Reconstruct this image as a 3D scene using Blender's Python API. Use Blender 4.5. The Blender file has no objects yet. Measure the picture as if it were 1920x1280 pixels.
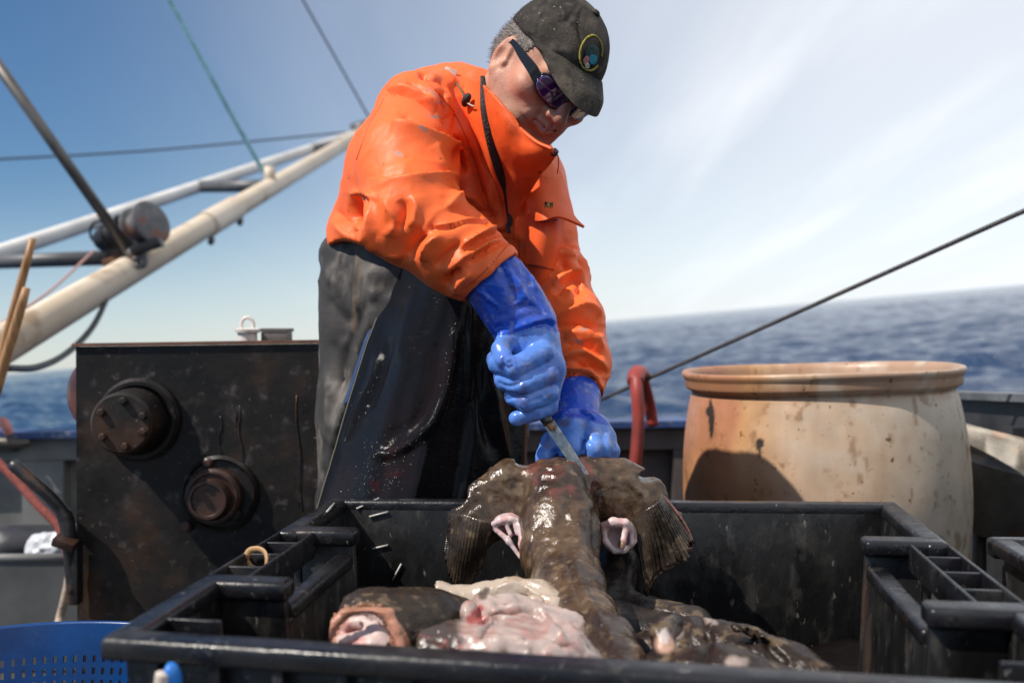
import bpy, bmesh, math, random
import numpy as np
from mathutils import Vector, Matrix
random.seed(7)
R = math.radians
SC = bpy.context.scene
COL = SC.collection
# ---------------------------------------------------------------- camera, world, sun, exposure
FPX = 1867.0                       # focal length in pixels of the 1920-wide photograph
CAM = np.array([0.0, 0.0, 1.0])
PITCH = R(-0.7)
cam_d = bpy.data.cameras.new('camera')
cam_d.sensor_width = 36.0
cam_d.lens = FPX / 1920 * 36
cam_d.clip_start = 0.05
cam_d.clip_end = 20000
cam_d.dof.use_dof = True
cam_d.dof.focus_distance = 1.40
cam_d.dof.aperture_fstop = 4.0
cam = bpy.data.objects.new('camera', cam_d)
cam.location = CAM
cam.rotation_euler = (R(90) + PITCH, 0, 0)
COL.objects.link(cam)
SC.camera = cam
FW = np.array([0, math.cos(PITCH), math.sin(PITCH)])
UP = np.array([0, -math.sin(PITCH), math.cos(PITCH)])
RT = np.array([1.0, 0, 0])

def P(px, py, d):
    """a place in the scene: seen at photo pixel (px, py), d metres ahead of the lens"""
    return CAM + d * (FW + RT * ((px - 960) / FPX) + UP * ((640 - py) / FPX))

HEEL = R(-5.06)                    # the boat heels: the sea and the sky lean against it
SUN_EL, SUN_AZ = R(50), R(-114)    # azimuth measured from +y (ahead) towards +x (right)
sun_v = Vector((math.cos(SUN_EL) * math.sin(SUN_AZ), math.cos(SUN_EL) * math.cos(SUN_AZ), math.sin(SUN_EL)))

world = bpy.data.worlds.new('World')
SC.world = world
world.use_nodes = True
wt = world.node_tree
for n in list(wt.nodes):
    wt.nodes.remove(n)
def WN(t, **k):
    n = wt.nodes.new(t)
    for a, b in k.items():
        setattr(n, a, b)
    return n
def WL(a, b):
    wt.links.new(a, b)
w_out = WN('ShaderNodeOutputWorld'); w_bg = WN('ShaderNodeBackground')
sky = WN('ShaderNodeTexSky', sky_type='NISHITA')
sky.sun_disc = False
sky.sun_elevation = SUN_EL
sky.sun_rotation = SUN_AZ
sky.altitude = 0
sky.air_density = 1.0
sky.dust_density = 0.1
sky.ozone_density = 4.5
w_tc = WN('ShaderNodeTexCoord')
w_map = WN('ShaderNodeMapping', vector_type='POINT')
w_map.inputs['Rotation'].default_value = (0, -HEEL, 0)
WL(w_tc.outputs['Generated'], w_map.inputs['Vector'])
WL(w_map.outputs[0], sky.inputs[0])
w_sep = WN('ShaderNodeSeparateXYZ'); WL(w_map.outputs[0], w_sep.inputs[0])
# thin high cloud: streaks drawn out along one direction of the sky, projected on a flat layer far up
def wmath(op, a, b=None, c=None, clamp=False):
    n = WN('ShaderNodeMath', operation=op); n.use_clamp = clamp
    for i, v in enumerate((a, b, c)):
        if v is None: continue
        if isinstance(v, (int, float)): n.inputs[i].default_value = v
        else: WL(v, n.inputs[i])
    return n.outputs[0]
zc = wmath('MAXIMUM', w_sep.outputs[2], 0.0)
zz = wmath('ADD', zc, 0.10)
cu = wmath('DIVIDE', w_sep.outputs[0], zz)
cv = wmath('DIVIDE', w_sep.outputs[1], zz)
w_cmb = WN('ShaderNodeCombineXYZ'); WL(cu, w_cmb.inputs[0]); WL(cv, w_cmb.inputs[1])
w_m2 = WN('ShaderNodeMapping'); WL(w_cmb.outputs[0], w_m2.inputs['Vector'])
w_m2.inputs['Rotation'].default_value = (0, 0, R(4))
w_m2.inputs['Scale'].default_value = (1.5, 0.20, 1)
w_n1 = WN('ShaderNodeTexNoise'); WL(w_m2.outputs[0], w_n1.inputs['Vector'])
w_n1.inputs['Scale'].default_value = 1.0; w_n1.inputs['Detail'].default_value = 5; w_n1.inputs['Roughness'].default_value = 0.52
w_n1.inputs['Distortion'].default_value = 0.25
cl = WN('ShaderNodeMapRange', interpolation_type='SMOOTHSTEP'); WL(w_n1.outputs['Fac'], cl.inputs['Value'])
cl.inputs['From Min'].default_value = 0.42; cl.inputs['From Max'].default_value = 0.72
# more of it to the right, none to the left
side = WN('ShaderNodeMapRange', interpolation_type='SMOOTHSTEP'); WL(w_sep.outputs[0], side.inputs['Value'])
side.inputs['From Min'].default_value = -0.44; side.inputs['From Max'].default_value = 0.46
cf = wmath('MULTIPLY', cl.outputs[0], side.outputs[0])
cf = wmath('MULTIPLY', cf, 0.30)
veil = wmath('MULTIPLY', side.outputs[0], 0.72)
cf = wmath('ADD', cf, veil, clamp=True)
# pale haze hugging the horizon
hz = WN('ShaderNodeMapRange', interpolation_type='SMOOTHERSTEP'); WL(zc, hz.inputs['Value'])
hz.inputs['From Min'].default_value = -0.02; hz.inputs['From Max'].default_value = 0.20
hz.inputs['To Min'].default_value = 0.40; hz.inputs['To Max'].default_value = 0.0
w_mx = WN('ShaderNodeMix', data_type='RGBA'); WL(cf, w_mx.inputs['Factor'])
w_hs = WN('ShaderNodeHueSaturation'); w_hs.inputs['Saturation'].default_value = 1.14; WL(sky.outputs[0], w_hs.inputs['Color'])
WL(w_hs.outputs[0], w_mx.inputs['A']); w_mx.inputs['B'].default_value = (11.6, 11.8, 12.2, 1)
w_mx2 = WN('ShaderNodeMix', data_type='RGBA'); WL(hz.outputs[0], w_mx2.inputs['Factor'])
WL(w_mx.outputs['Result'], w_mx2.inputs['A']); w_mx2.inputs['B'].default_value = (9.6, 10.8, 12.0, 1)
WL(w_mx2.outputs['Result'], w_bg.inputs['Color'])
w_bg.inputs['Strength'].default_value = 0.086
WL(w_bg.outputs[0], w_out.inputs['Surface'])

sun_d = bpy.data.lights.new('sun', 'SUN')
sun_d.energy = 5.0
sun_d.angle = R(0.55)
sun_d.color = (1.0, 0.93, 0.84)
sun = bpy.data.objects.new('sun', sun_d)
sun.rotation_euler = sun_v.to_track_quat('Z', 'Y').to_euler()
sun.location = (-3, -3, 6)
COL.objects.link(sun)
vs = SC.view_settings
vs.view_transform = 'Standard'; vs.look = 'None'; vs.exposure = 0.10; vs.gamma = 1.0
vs.use_curve_mapping = False
SC.cycles.max_bounces = 6
SC.cycles.caustics_reflective = False; SC.cycles.caustics_refractive = False
SC.cycles.sample_clamp_indirect = 6.0

# ---------------------------------------------------------------- object helpers
LOC = {}
def thing(name, label, cat, loc=(0, 0, 0), group=None):
    o = bpy.data.objects.new(name, None); COL.objects.link(o)
    o.empty_display_size = 0.05
    o.location = loc
    o['label'] = label; o['category'] = cat
    if group: o['group'] = group
    LOC[o.name] = np.array(loc, float)
    return o
def tag(o, label=None, cat=None, group=None, kind=None):
    if label: o['label'] = label
    if cat: o['category'] = cat
    if group: o['group'] = group
    if kind: o['kind'] = kind
    return o
def mesh_np(name, V, F, smooth=True):
    """V: n x 3; F: int array n x 4 / n x 3 or a list of tuples"""
    me = bpy.data.meshes.new(name)
    V = np.asarray(V, np.float32)
    me.vertices.add(len(V)); me.vertices.foreach_set('co', V.ravel())
    if isinstance(F, np.ndarray):
        n = F.shape[1]; flat = F.astype(np.int32).ravel(); tot = np.full(len(F), n, np.int32)
    else:
        tot = np.array([len(f) for f in F], np.int32)
        flat = np.array([i for f in F for i in f], np.int32)
    st = np.concatenate(([0], np.cumsum(tot)[:-1])).astype(np.int32)
    me.loops.add(len(flat)); me.loops.foreach_set('vertex_index', flat)
    me.polygons.add(len(tot)); me.polygons.foreach_set('loop_start', st)
    try: me.polygons.foreach_set('loop_total', tot)
    except Exception: pass
    me.update(calc_edges=True); me.validate()
    me.polygons.foreach_set('use_smooth', np.full(len(me.polygons), smooth))
    return me
def mk(name, VF, mat, parent=None, smooth=True, col=None, base=None, sharp=None):
    """one mesh object from world-space geometry; base: its origin"""
    V, F = VF
    V = np.asarray(V, float)
    if parent is not None:
        off = LOC[parent.name]
    else:
        off = np.array(base if base is not None else (V[:, 0].mean(), V[:, 1].mean(), V[:, 2].min()), float)
    me = mesh_np(name, V - off, F, smooth)
    if col is not None:
        a = me.color_attributes.new('Col', 'FLOAT_COLOR', 'POINT')
        c = np.ones((len(V), 4), np.float32); c[:, :3] = col
        a.data.foreach_set('color', c.ravel())
    if sharp is not None:
        me.set_sharp_from_angle(angle=R(sharp))
    me.materials.append(mat)
    o = bpy.data.objects.new(name, me); COL.objects.link(o)
    if parent is not None:
        o.parent = parent; LOC[o.name] = off       # child sits at its parent's origin
    else:
        o.location = off; LOC[o.name] = off
    return o
def join(*parts):
    Vs, Fs, n = [], [], 0
    for V, F in parts:
        V = np.asarray(V, float); Vs.append(V)
        Fs += [tuple(int(i) + n for i in f) for f in F]
        n += len(V)
    return np.concatenate(Vs), Fs
def frames(pts):
    pts = np.asarray(pts, float)
    T = np.gradient(pts, axis=0); T /= np.linalg.norm(T, axis=1)[:, None] + 1e-12
    a = np.array([0, 0, 1.0]) if abs(T[0][2]) < 0.9 else np.array([1.0, 0, 0])
    N = np.cross(T[0], a); N /= np.linalg.norm(N)
    Ns = [N]
    for i in range(1, len(pts)):
        N = Ns[-1] - T[i] * np.dot(Ns[-1], T[i]); N /= np.linalg.norm(N) + 1e-12
        Ns.append(N)
    Ns = np.array(Ns); Bs = np.cross(T, Ns)
    return T, Ns, Bs
def tube(pts, r, n=12, caps=True, flat=1.0):
    pts = np.asarray(pts, float); m = len(pts)
    r = np.broadcast_to(np.asarray(r, float), (m,))
    T, N, B = frames(pts)
    a = np.linspace(0, 2 * np.pi, n, endpoint=False)
    V = pts[:, None] + r[:, None, None] * (np.cos(a)[None, :, None] * N[:, None] + flat * np.sin(a)[None, :, None] * B[:, None])
    V = V.reshape(-1, 3)
    F = [(i * n + j, i * n + (j + 1) % n, (i + 1) * n + (j + 1) % n, (i + 1) * n + j) for i in range(m - 1) for j in range(n)]
    if caps:
        F.append(tuple(range(n - 1, -1, -1))); F.append(tuple((m - 1) * n + j for j in range(n)))
    return V, F
def spline(pts, n=40):
    """Catmull-Rom through pts (any dimension)"""
    p = np.asarray(pts, float)
    if len(p) == 2: return np.linspace(p[0], p[1], n)
    q = np.vstack([2 * p[0] - p[1], p, 2 * p[-1] - p[-2]])
    t = np.linspace(0, len(p) - 1, n); i = np.minimum(t.astype(int), len(p) - 2); f = (t - i)[:, None]
    a, b, c, d = q[i], q[i + 1], q[i + 2], q[i + 3]
    return 0.5 * (2 * b + (c - a) * f + (2 * a - 5 * b + 4 * c - d) * f ** 2 + (3 * b - 3 * c + d - a) * f ** 3)
def lathe(profile, n=48, c=(0, 0, 0), axis=None, closed=False):
    """profile: (r, h) pairs about +z, or about axis"""
    pr = np.asarray(profile, float); m = len(pr)
    a = np.linspace(0, 2 * np.pi, n, endpoint=False)
    V = np.stack([pr[:, 0, None] * np.cos(a), pr[:, 0, None] * np.sin(a), np.repeat(pr[:, 1, None], n, 1)], -1).reshape(-1, 3)
    if axis is not None:
        q = np.array(Vector(axis).to_track_quat('Z', 'Y').to_matrix()); V = V @ q.T
    V = V + np.asarray(c, float)
    F = [(i * n + j, i * n + (j + 1) % n, (i + 1) * n + (j + 1) % n, (i + 1) * n + j) for i in range(m - 1) for j in range(n)]
    if closed:
        F += [((m - 1) * n + j, (m - 1) * n + (j + 1) % n, (j + 1) % n, j) for j in range(n)]
    else:
        if pr[0, 0] > 1e-6: F.append(tuple(range(n - 1, -1, -1)))
        if pr[-1, 0] > 1e-6: F.append(tuple((m - 1) * n + j for j in range(n)))
    return V, F
def box(c, s, rot=None, bev=0.0, seg=2):
    bm = bmesh.new()
    bmesh.ops.create_cube(bm, size=1.0)
    for v in bm.verts: v.co = Vector((v.co.x * s[0], v.co.y * s[1], v.co.z * s[2]))
    if bev > 0:
        bmesh.ops.bevel(bm, geom=list(bm.edges), offset=bev, segments=seg, affect='EDGES', profile=0.6)
    bm.verts.ensure_lookup_table()
    V = np.array([v.co[:] for v in bm.verts]); F = [tuple(v.index for v in f.verts) for f in bm.faces]
    bm.free()
    if rot is not None:
        from mathutils import Euler
        V = V @ np.array(Euler(rot).to_matrix()).T
    return V + np.asarray(c, float), F
def prism(poly, thick, bev=0.0):
    """closed polygon of 3D points (planar), pushed along its normal by thick"""
    p = np.asarray(poly, float); n = len(p)
    nr = np.zeros(3)
    for i in range(n): nr += np.cross(p[i] - p[0], p[(i + 1) % n] - p[0])
    nr /= np.linalg.norm(nr)
    V = np.vstack([p - nr * thick / 2, p + nr * thick / 2])
    F = [tuple(range(n - 1, -1, -1)), tuple(range(n, 2 * n))] + [(i, (i + 1) % n, n + (i + 1) % n, n + i) for i in range(n)]
    return V, F
def sheet(grid, thick=0.0):
    """grid: m x n x 3 -> surface, with thickness when thick"""
    g = np.asarray(grid, float); m, n = g.shape[:2]
    V = g.reshape(-1, 3)
    F = [(i * n + j, i * n + j + 1, (i + 1) * n + j + 1, (i + 1) * n + j) for i in range(m - 1) for j in range(n - 1)]
    if thick:
        du = np.gradient(g, axis=1); dv = np.gradient(g, axis=0)
        nr = np.cross(du, dv); nr /= np.linalg.norm(nr, axis=-1, keepdims=True) + 1e-12
        V2 = (g - nr * thick).reshape(-1, 3); k = len(V)
        F2 = [tuple(i + k for i in reversed(f)) for f in F]
        per = [j for j in range(n)] + [i * n + n - 1 for i in range(1, m)] + [(m - 1) * n + j for j in range(n - 2, -1, -1)] + [i * n for i in range(m - 2, 0, -1)]
        S = [(per[(q + 1) % len(per)], per[q], per[q] + k, per[(q + 1) % len(per)] + k) for q in range(len(per))]
        V = np.vstack([V, V2]); F = F + F2 + S
    return V, F

# ---------------------------------------------------------------- numpy noise
def _hash(ix, iy, iz, seed):
    h = (ix * 374761393 + iy * 668265263 + iz * 2147483647 + seed * 1274126177) & 0xFFFFFFFF
    h = ((h ^ (h >> 13)) * 1274126177) & 0xFFFFFFFF
    return ((h ^ (h >> 16)) & 0xFFFF) / 32767.5 - 1.0
def vnoise(p, s=1.0, seed=0):
    p = np.asarray(p, float) / s
    i = np.floor(p).astype(np.int64); f = p - i; f = f * f * f * (f * (f * 6 - 15) + 10)
    out = 0
    for dx in (0, 1):
        for dy in (0, 1):
            for dz in (0, 1):
                w = (f[:, 0] if dx else 1 - f[:, 0]) * (f[:, 1] if dy else 1 - f[:, 1]) * (f[:, 2] if dz else 1 - f[:, 2])
                out = out + w * _hash(i[:, 0] + dx, i[:, 1] + dy, i[:, 2] + dz, seed)
    return out
def fbm(p, s=1.0, o=4, seed=0):
    out = 0; a = 1.0; t = 0
    for k in range(o):
        out = out + a * vnoise(p, s / 2 ** k, seed + 17 * k); t += a; a *= 0.5
    return out / t
def sst(a, b, x):
    t = np.clip((x - a) / (b - a + 1e-12), 0, 1); return t * t * (3 - 2 * t)

# ---------------------------------------------------------------- implicit shapes -> mesh
class Field:
    def __init__(s, lo, hi, h):
        s.lo = np.asarray(lo, float); s.h = h
        s.n = np.ceil((np.asarray(hi, float) - s.lo) / h).astype(int) + 1
        s.d = np.full(s.n, 0.2, np.float32)
    def sub(s, lo, hi):
        a = np.clip(np.floor((np.asarray(lo) - s.lo) / s.h).astype(int), 0, s.n - 1)
        b = np.clip(np.ceil((np.asarray(hi) - s.lo) / s.h).astype(int) + 1, 1, s.n)
        ax = [s.lo[k] + s.h * np.arange(a[k], b[k]) for k in range(3)]
        g = np.stack(np.meshgrid(*ax, indexing='ij'), -1).astype(np.float32)
        return tuple(slice(a[k], b[k]) for k in range(3)), g
    def add(s, sl, v, k, op):
        a = s.d[sl]
        if op == 'u':
            if k > 0:
                hh = np.maximum(k - np.abs(a - v), 0) / k
                s.d[sl] = np.minimum(a, v) - hh * hh * k * 0.25
            else: s.d[sl] = np.minimum(a, v)
        else:                                        # subtract
            v = -v
            if k > 0:
                hh = np.maximum(k - np.abs(a - v), 0) / k
                s.d[sl] = np.maximum(a, v) + hh * hh * k * 0.25
            else: s.d[sl] = np.maximum(a, v)
    def cone(s, a, b, ra, rb, k=0.0, op='u', ax=None, sq=1.0):
        """round cone; ax/sq: squash along direction ax by factor sq"""
        a = np.asarray(a, float); b = np.asarray(b, float)
        m = max(ra, rb) / min(sq, 1.0) * 1.0 + k + 4 * s.h
        sl, g = s.sub(np.minimum(a, b) - m, np.maximum(a, b) + m)
        if g.size == 0: return
        ab = b - a; t = np.clip(((g - a) @ ab) / (ab @ ab + 1e-12), 0, 1)[..., None]
        q = g - a - t * ab
        if ax is not None:
            ax = np.asarray(ax, float); ax = ax / np.linalg.norm(ax)
            q = q + (q @ ax)[..., None] * ax * (1 / sq - 1)
        r = ra + (rb - ra) * t[..., 0]
        v = np.linalg.norm(q, axis=-1) - r
        if ax is not None: v = v * min(1.0, sq) 
        s.add(sl, v.astype(np.float32), k, op)
    def chain(s, pts, k=0.0, kk=None, op='u', ax=None, sq=1.0):
        for (a, ra), (b, rb) in zip(pts[:-1], pts[1:]):
            s.cone(a, b, ra, rb, k, op, ax, sq)
    def ell(s, c, r, M=None, k=0.0, op='u'):
        c = np.asarray(c, float); r = np.asarray(r, float)
        m = r.max() + k + 4 * s.h
        sl, g = s.sub(c - m, c + m)
        if g.size == 0: return
        q = g - c
        if M is not None: q = q @ np.asarray(M, float)     # columns of M: the ellipsoid's axes
        k0 = np.linalg.norm(q / r, axis=-1); k1 = np.linalg.norm(q / (r * r), axis=-1)
        v = k0 * (k0 - 1) / (k1 + 1e-9)
        s.add(sl, v.astype(np.float32), k, op)
    def half(s, p, n, k=0.0):
        """cut away everything on the side n of the plane through p"""
        sl, g = s.sub(s.lo, s.lo + s.h * s.n)
        n = np.asarray(n, float); n = n / np.linalg.norm(n)
        v = ((g - np.asarray(p)) @ n).astype(np.float32)
        a = s.d
        if k > 0:
            hh = np.maximum(k - np.abs(a - v), 0) / k
            s.d = np.maximum(a, v) + hh * hh * k * 0.25
        else: s.d = np.maximum(a, v)
    def mesh(s, smooth=2):
        d = s.d
        d[0] = d[-1] = 0.1; d[:, 0] = d[:, -1] = 0.1; d[:, :, 0] = d[:, :, -1] = 0.1
        ins = d < 0
        n = s.n
        cnt = np.zeros(n - 1, np.int8)
        for i in (0, 1):
            for j in (0, 1):
                for k in (0, 1):
                    cnt += ins[i:n[0] - 1 + i, j:n[1] - 1 + j, k:n[2] - 1 + k]
        act = (cnt > 0) & (cnt < 8)
        I = np.argwhere(act)
        ids = np.full(n - 1, -1, np.int64); ids[act] = np.arange(len(I))
        acc = np.zeros((len(I), 3)); w = np.zeros(len(I))
        cs = [(i, j, k) for i in (0, 1) for j in (0, 1) for k in (0, 1)]
        val = {c: d[I[:, 0] + c[0], I[:, 1] + c[1], I[:, 2] + c[2]] for c in cs}
        for c in cs:
            for axn in range(3):
                if c[axn]: continue
                e = list(c); e[axn] = 1; e = tuple(e)
                va, vb = val[c], val[e]
                x = (va < 0) != (vb < 0)
                t = va / (va - vb + 1e-12)
                pt = np.tile(np.array(c, float), (len(I), 1)); pt[:, axn] += t
                acc[x] += pt[x]; w[x] += 1
        V = s.lo + s.h * (I + acc / w[:, None])
        Q = []
        for axn in range(3):
            o1, o2 = [(1, 2), (2, 0), (0, 1)][axn]
            sl0 = [slice(None)] * 3; sl1 = [slice(None)] * 3
            sl0[axn] = slice(0, -1); sl1[axn] = slice(1, None)
            a, b = ins[tuple(sl0)], ins[tuple(sl1)]
            x = np.argwhere(a != b)
            ok = (x[:, o1] > 0) & (x[:, o2] > 0) & (x[:, o1] < n[o1] - 1) & (x[:, o2] < n[o2] - 1)
            x = x[ok]; fl = a[tuple(x.T)]
            def cid(da, db):
                y = x.copy(); y[:, o1] -= da; y[:, o2] -= db
                return ids[tuple(y.T)]
            q = np.stack([cid(1, 1), cid(0, 1), cid(0, 0), cid(1, 0)], 1)
            q[~fl] = q[~fl][:, ::-1]
            Q.append(q)
        F = np.concatenate(Q); F = F[(F >= 0).all(1)]
        for _ in range(smooth): V = relax(V, F, 0.5)
        return V, F
def relax(V, F, f=0.5, mask=None):
    n = len(V)
    a = F.ravel(); b = np.roll(F, -1, axis=1).ravel()
    cnt = np.bincount(a, minlength=n) + np.bincount(b, minlength=n)
    out = np.empty_like(V)
    for k in range(3):
        sm = np.bincount(a, V[b, k], n) + np.bincount(b, V[a, k], n)
        out[:, k] = V[:, k] + f * (sm / np.maximum(cnt, 1) - V[:, k])
    if mask is not None: out = V + (out - V) * mask[:, None]
    return out
def normals(V, F):
    a = np.cross(V[F[:, 2]] - V[F[:, 0]], V[F[:, 3 if F.shape[1] > 3 else 1]] - V[F[:, 1]])
    if F.shape[1] == 3: a = np.cross(V[F[:, 1]] - V[F[:, 0]], V[F[:, 2]] - V[F[:, 0]])
    N = np.zeros_like(V)
    for k in range(F.shape[1]):
        for c in range(3): N[:, c] += np.bincount(F[:, k], a[:, c], len(V))
    return N / (np.linalg.norm(N, axis=1)[:, None] + 1e-12)
def proj(V):
    q = V - CAM; d = q @ FW
    return np.stack([960 + FPX * (q @ RT) / d, 640 - FPX * (q @ UP) / d], 1), d
def seg_dist(p, poly):
    """distance to polyline, signed side, and 0..1 position along it"""
    poly = np.asarray(poly, float)
    L = np.concatenate(([0], np.cumsum(np.linalg.norm(np.diff(poly, axis=0), axis=1))))
    best = np.full(len(p), 1e9); side = np.zeros(len(p)); pos = np.zeros(len(p))
    for i in range(len(poly) - 1):
        a, b = poly[i], poly[i + 1]; ab = b - a
        t = np.clip(((p - a) @ ab) / (ab @ ab + 1e-12), 0, 1)
        q = p - a - t[:, None] * ab; dd = np.linalg.norm(q, axis=1)
        m = dd < best
        best[m] = dd[m]; side[m] = np.sign(ab[0] * q[m, 1] - ab[1] * q[m, 0]); pos[m] = (L[i] + t[m] * (L[i + 1] - L[i])) / L[-1]
    return best, side, pos
def sculpt(V, F, strokes, dr=None, gain=1.0, sharp=2.0):
    """press folds into the side of a surface: each stroke = (polyline in view, height m, width on its right, width on its left)"""
    N = normals(V, F); pp, d = proj(V)
    vd = (V - CAM) / np.linalg.norm(V - CAM, axis=1)[:, None]
    fr = sst(-0.05, 0.35, -(N * vd).sum(1))
    off = np.zeros(len(V))
    for st in strokes:
        poly, h, w1, w2 = st[:4]; h = h * gain
        poly = spline(poly, max(12, len(poly) * 5)) if len(poly) > 1 else np.array([poly[0], (poly[0][0] + .1, poly[0][1])])
        m = (np.abs(pp - poly.mean(0)).max(1) < np.abs(poly - poly.mean(0)).max() + 3 * max(w1, w2))
        if dr is not None: m &= (d > dr[0]) & (d < dr[1])
        ix = np.nonzero(m)[0]
        if len(ix) == 0: continue
        dist, side, pos = seg_dist(pp[ix], poly)
        w = np.where(side > 0, w1, w2)
        e = np.exp(-(dist / w) ** sharp)
        if len(st[0]) > 1: e = e * (0.25 + 0.75 * np.sqrt(np.clip(4 * pos * (1 - pos), 0, 1)))
        off[ix] += h * e * fr[ix]
    return V + N * off[:, None]
def blotch(V, pts, r, soft=0.5):
    """0..1 mask round places seen at photo pixels"""
    pp, d = proj(V)
    m = np.zeros(len(V))
    for (x, y, rr) in pts:
        m = np.maximum(m, 1 - sst(rr * (1 - soft), rr, np.hypot(pp[:, 0] - x, pp[:, 1] - y)))
    return m

def drops(V, F, n, seed, keep=None, r=(.0005, .0013), up=None):
    """small beads of water sitting on a surface: returns one joined mesh"""
    F = np.asarray(F); rng = np.random.RandomState(seed)
    N = normals(V, F); w = np.ones(len(V)) if keep is None else np.clip(keep, 0, 1)
    w = w * sst(-.1, .2, -((V - CAM) / np.linalg.norm(V - CAM, axis=1)[:, None] * N).sum(1))
    if w.sum() <= 0: return None
    ix = rng.choice(len(V), n, p=w / w.sum())
    a = np.linspace(0, 2 * np.pi, 6, endpoint=False)
    Vs, Fs = [], []
    for k, i in enumerate(ix):
        nn = N[i]; t1 = np.cross(nn, [0.3, .2, .9]); t1 /= np.linalg.norm(t1) + 1e-9; t2 = np.cross(nn, t1)
        rr = rng.uniform(*r) * (1 if rng.rand() < .85 else 1.5); st_ = rng.uniform(.8, 1.5)
        c = V[i] + rng.normal(0, .001, 3); c = c - nn * ((c - V[i]) @ nn)
        b = 13 * k
        for (rad, hh) in ((1.0, 0.0), (.66, .5)):
            for q in a: Vs.append(c + (t1 * math.cos(q) + t2 * math.sin(q) * st_) * rr * rad + nn * rr * (hh - .05))
        Vs.append(c + nn * rr * .72)
        for j in range(6):
            Fs.append((b + j, b + (j + 1) % 6, b + 6 + (j + 1) % 6, b + 6 + j)); Fs.append((b + 6 + j, b + 6 + (j + 1) % 6, b + 12))
    return np.array(Vs), Fs
from mathutils.bvhtree import BVHTree
class Surf:
    """find the point of a surface that is seen at a photo pixel"""
    def __init__(s, V, F): s.t = BVHTree.FromPolygons([tuple(v) for v in np.asarray(V)], [tuple(int(i) for i in f) for f in F])
    def at(s, px, py, lift=0.0, d0=1.5):
        q = P(px, py, 1.0) - CAM; q /= np.linalg.norm(q)
        r = s.t.ray_cast(Vector(CAM), Vector(q))
        if r[0] is None: return None
        return np.array(r[0]) - q * lift
    def line(s, pts, n=40, lift=0.0):
        p = spline(np.array(pts, float), n); out = []
        d0 = 1.5
        for x, y in p:
            v = s.at(x, y, lift, d0)
            if v is not None: out.append(v)
        return np.array(out)
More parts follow.
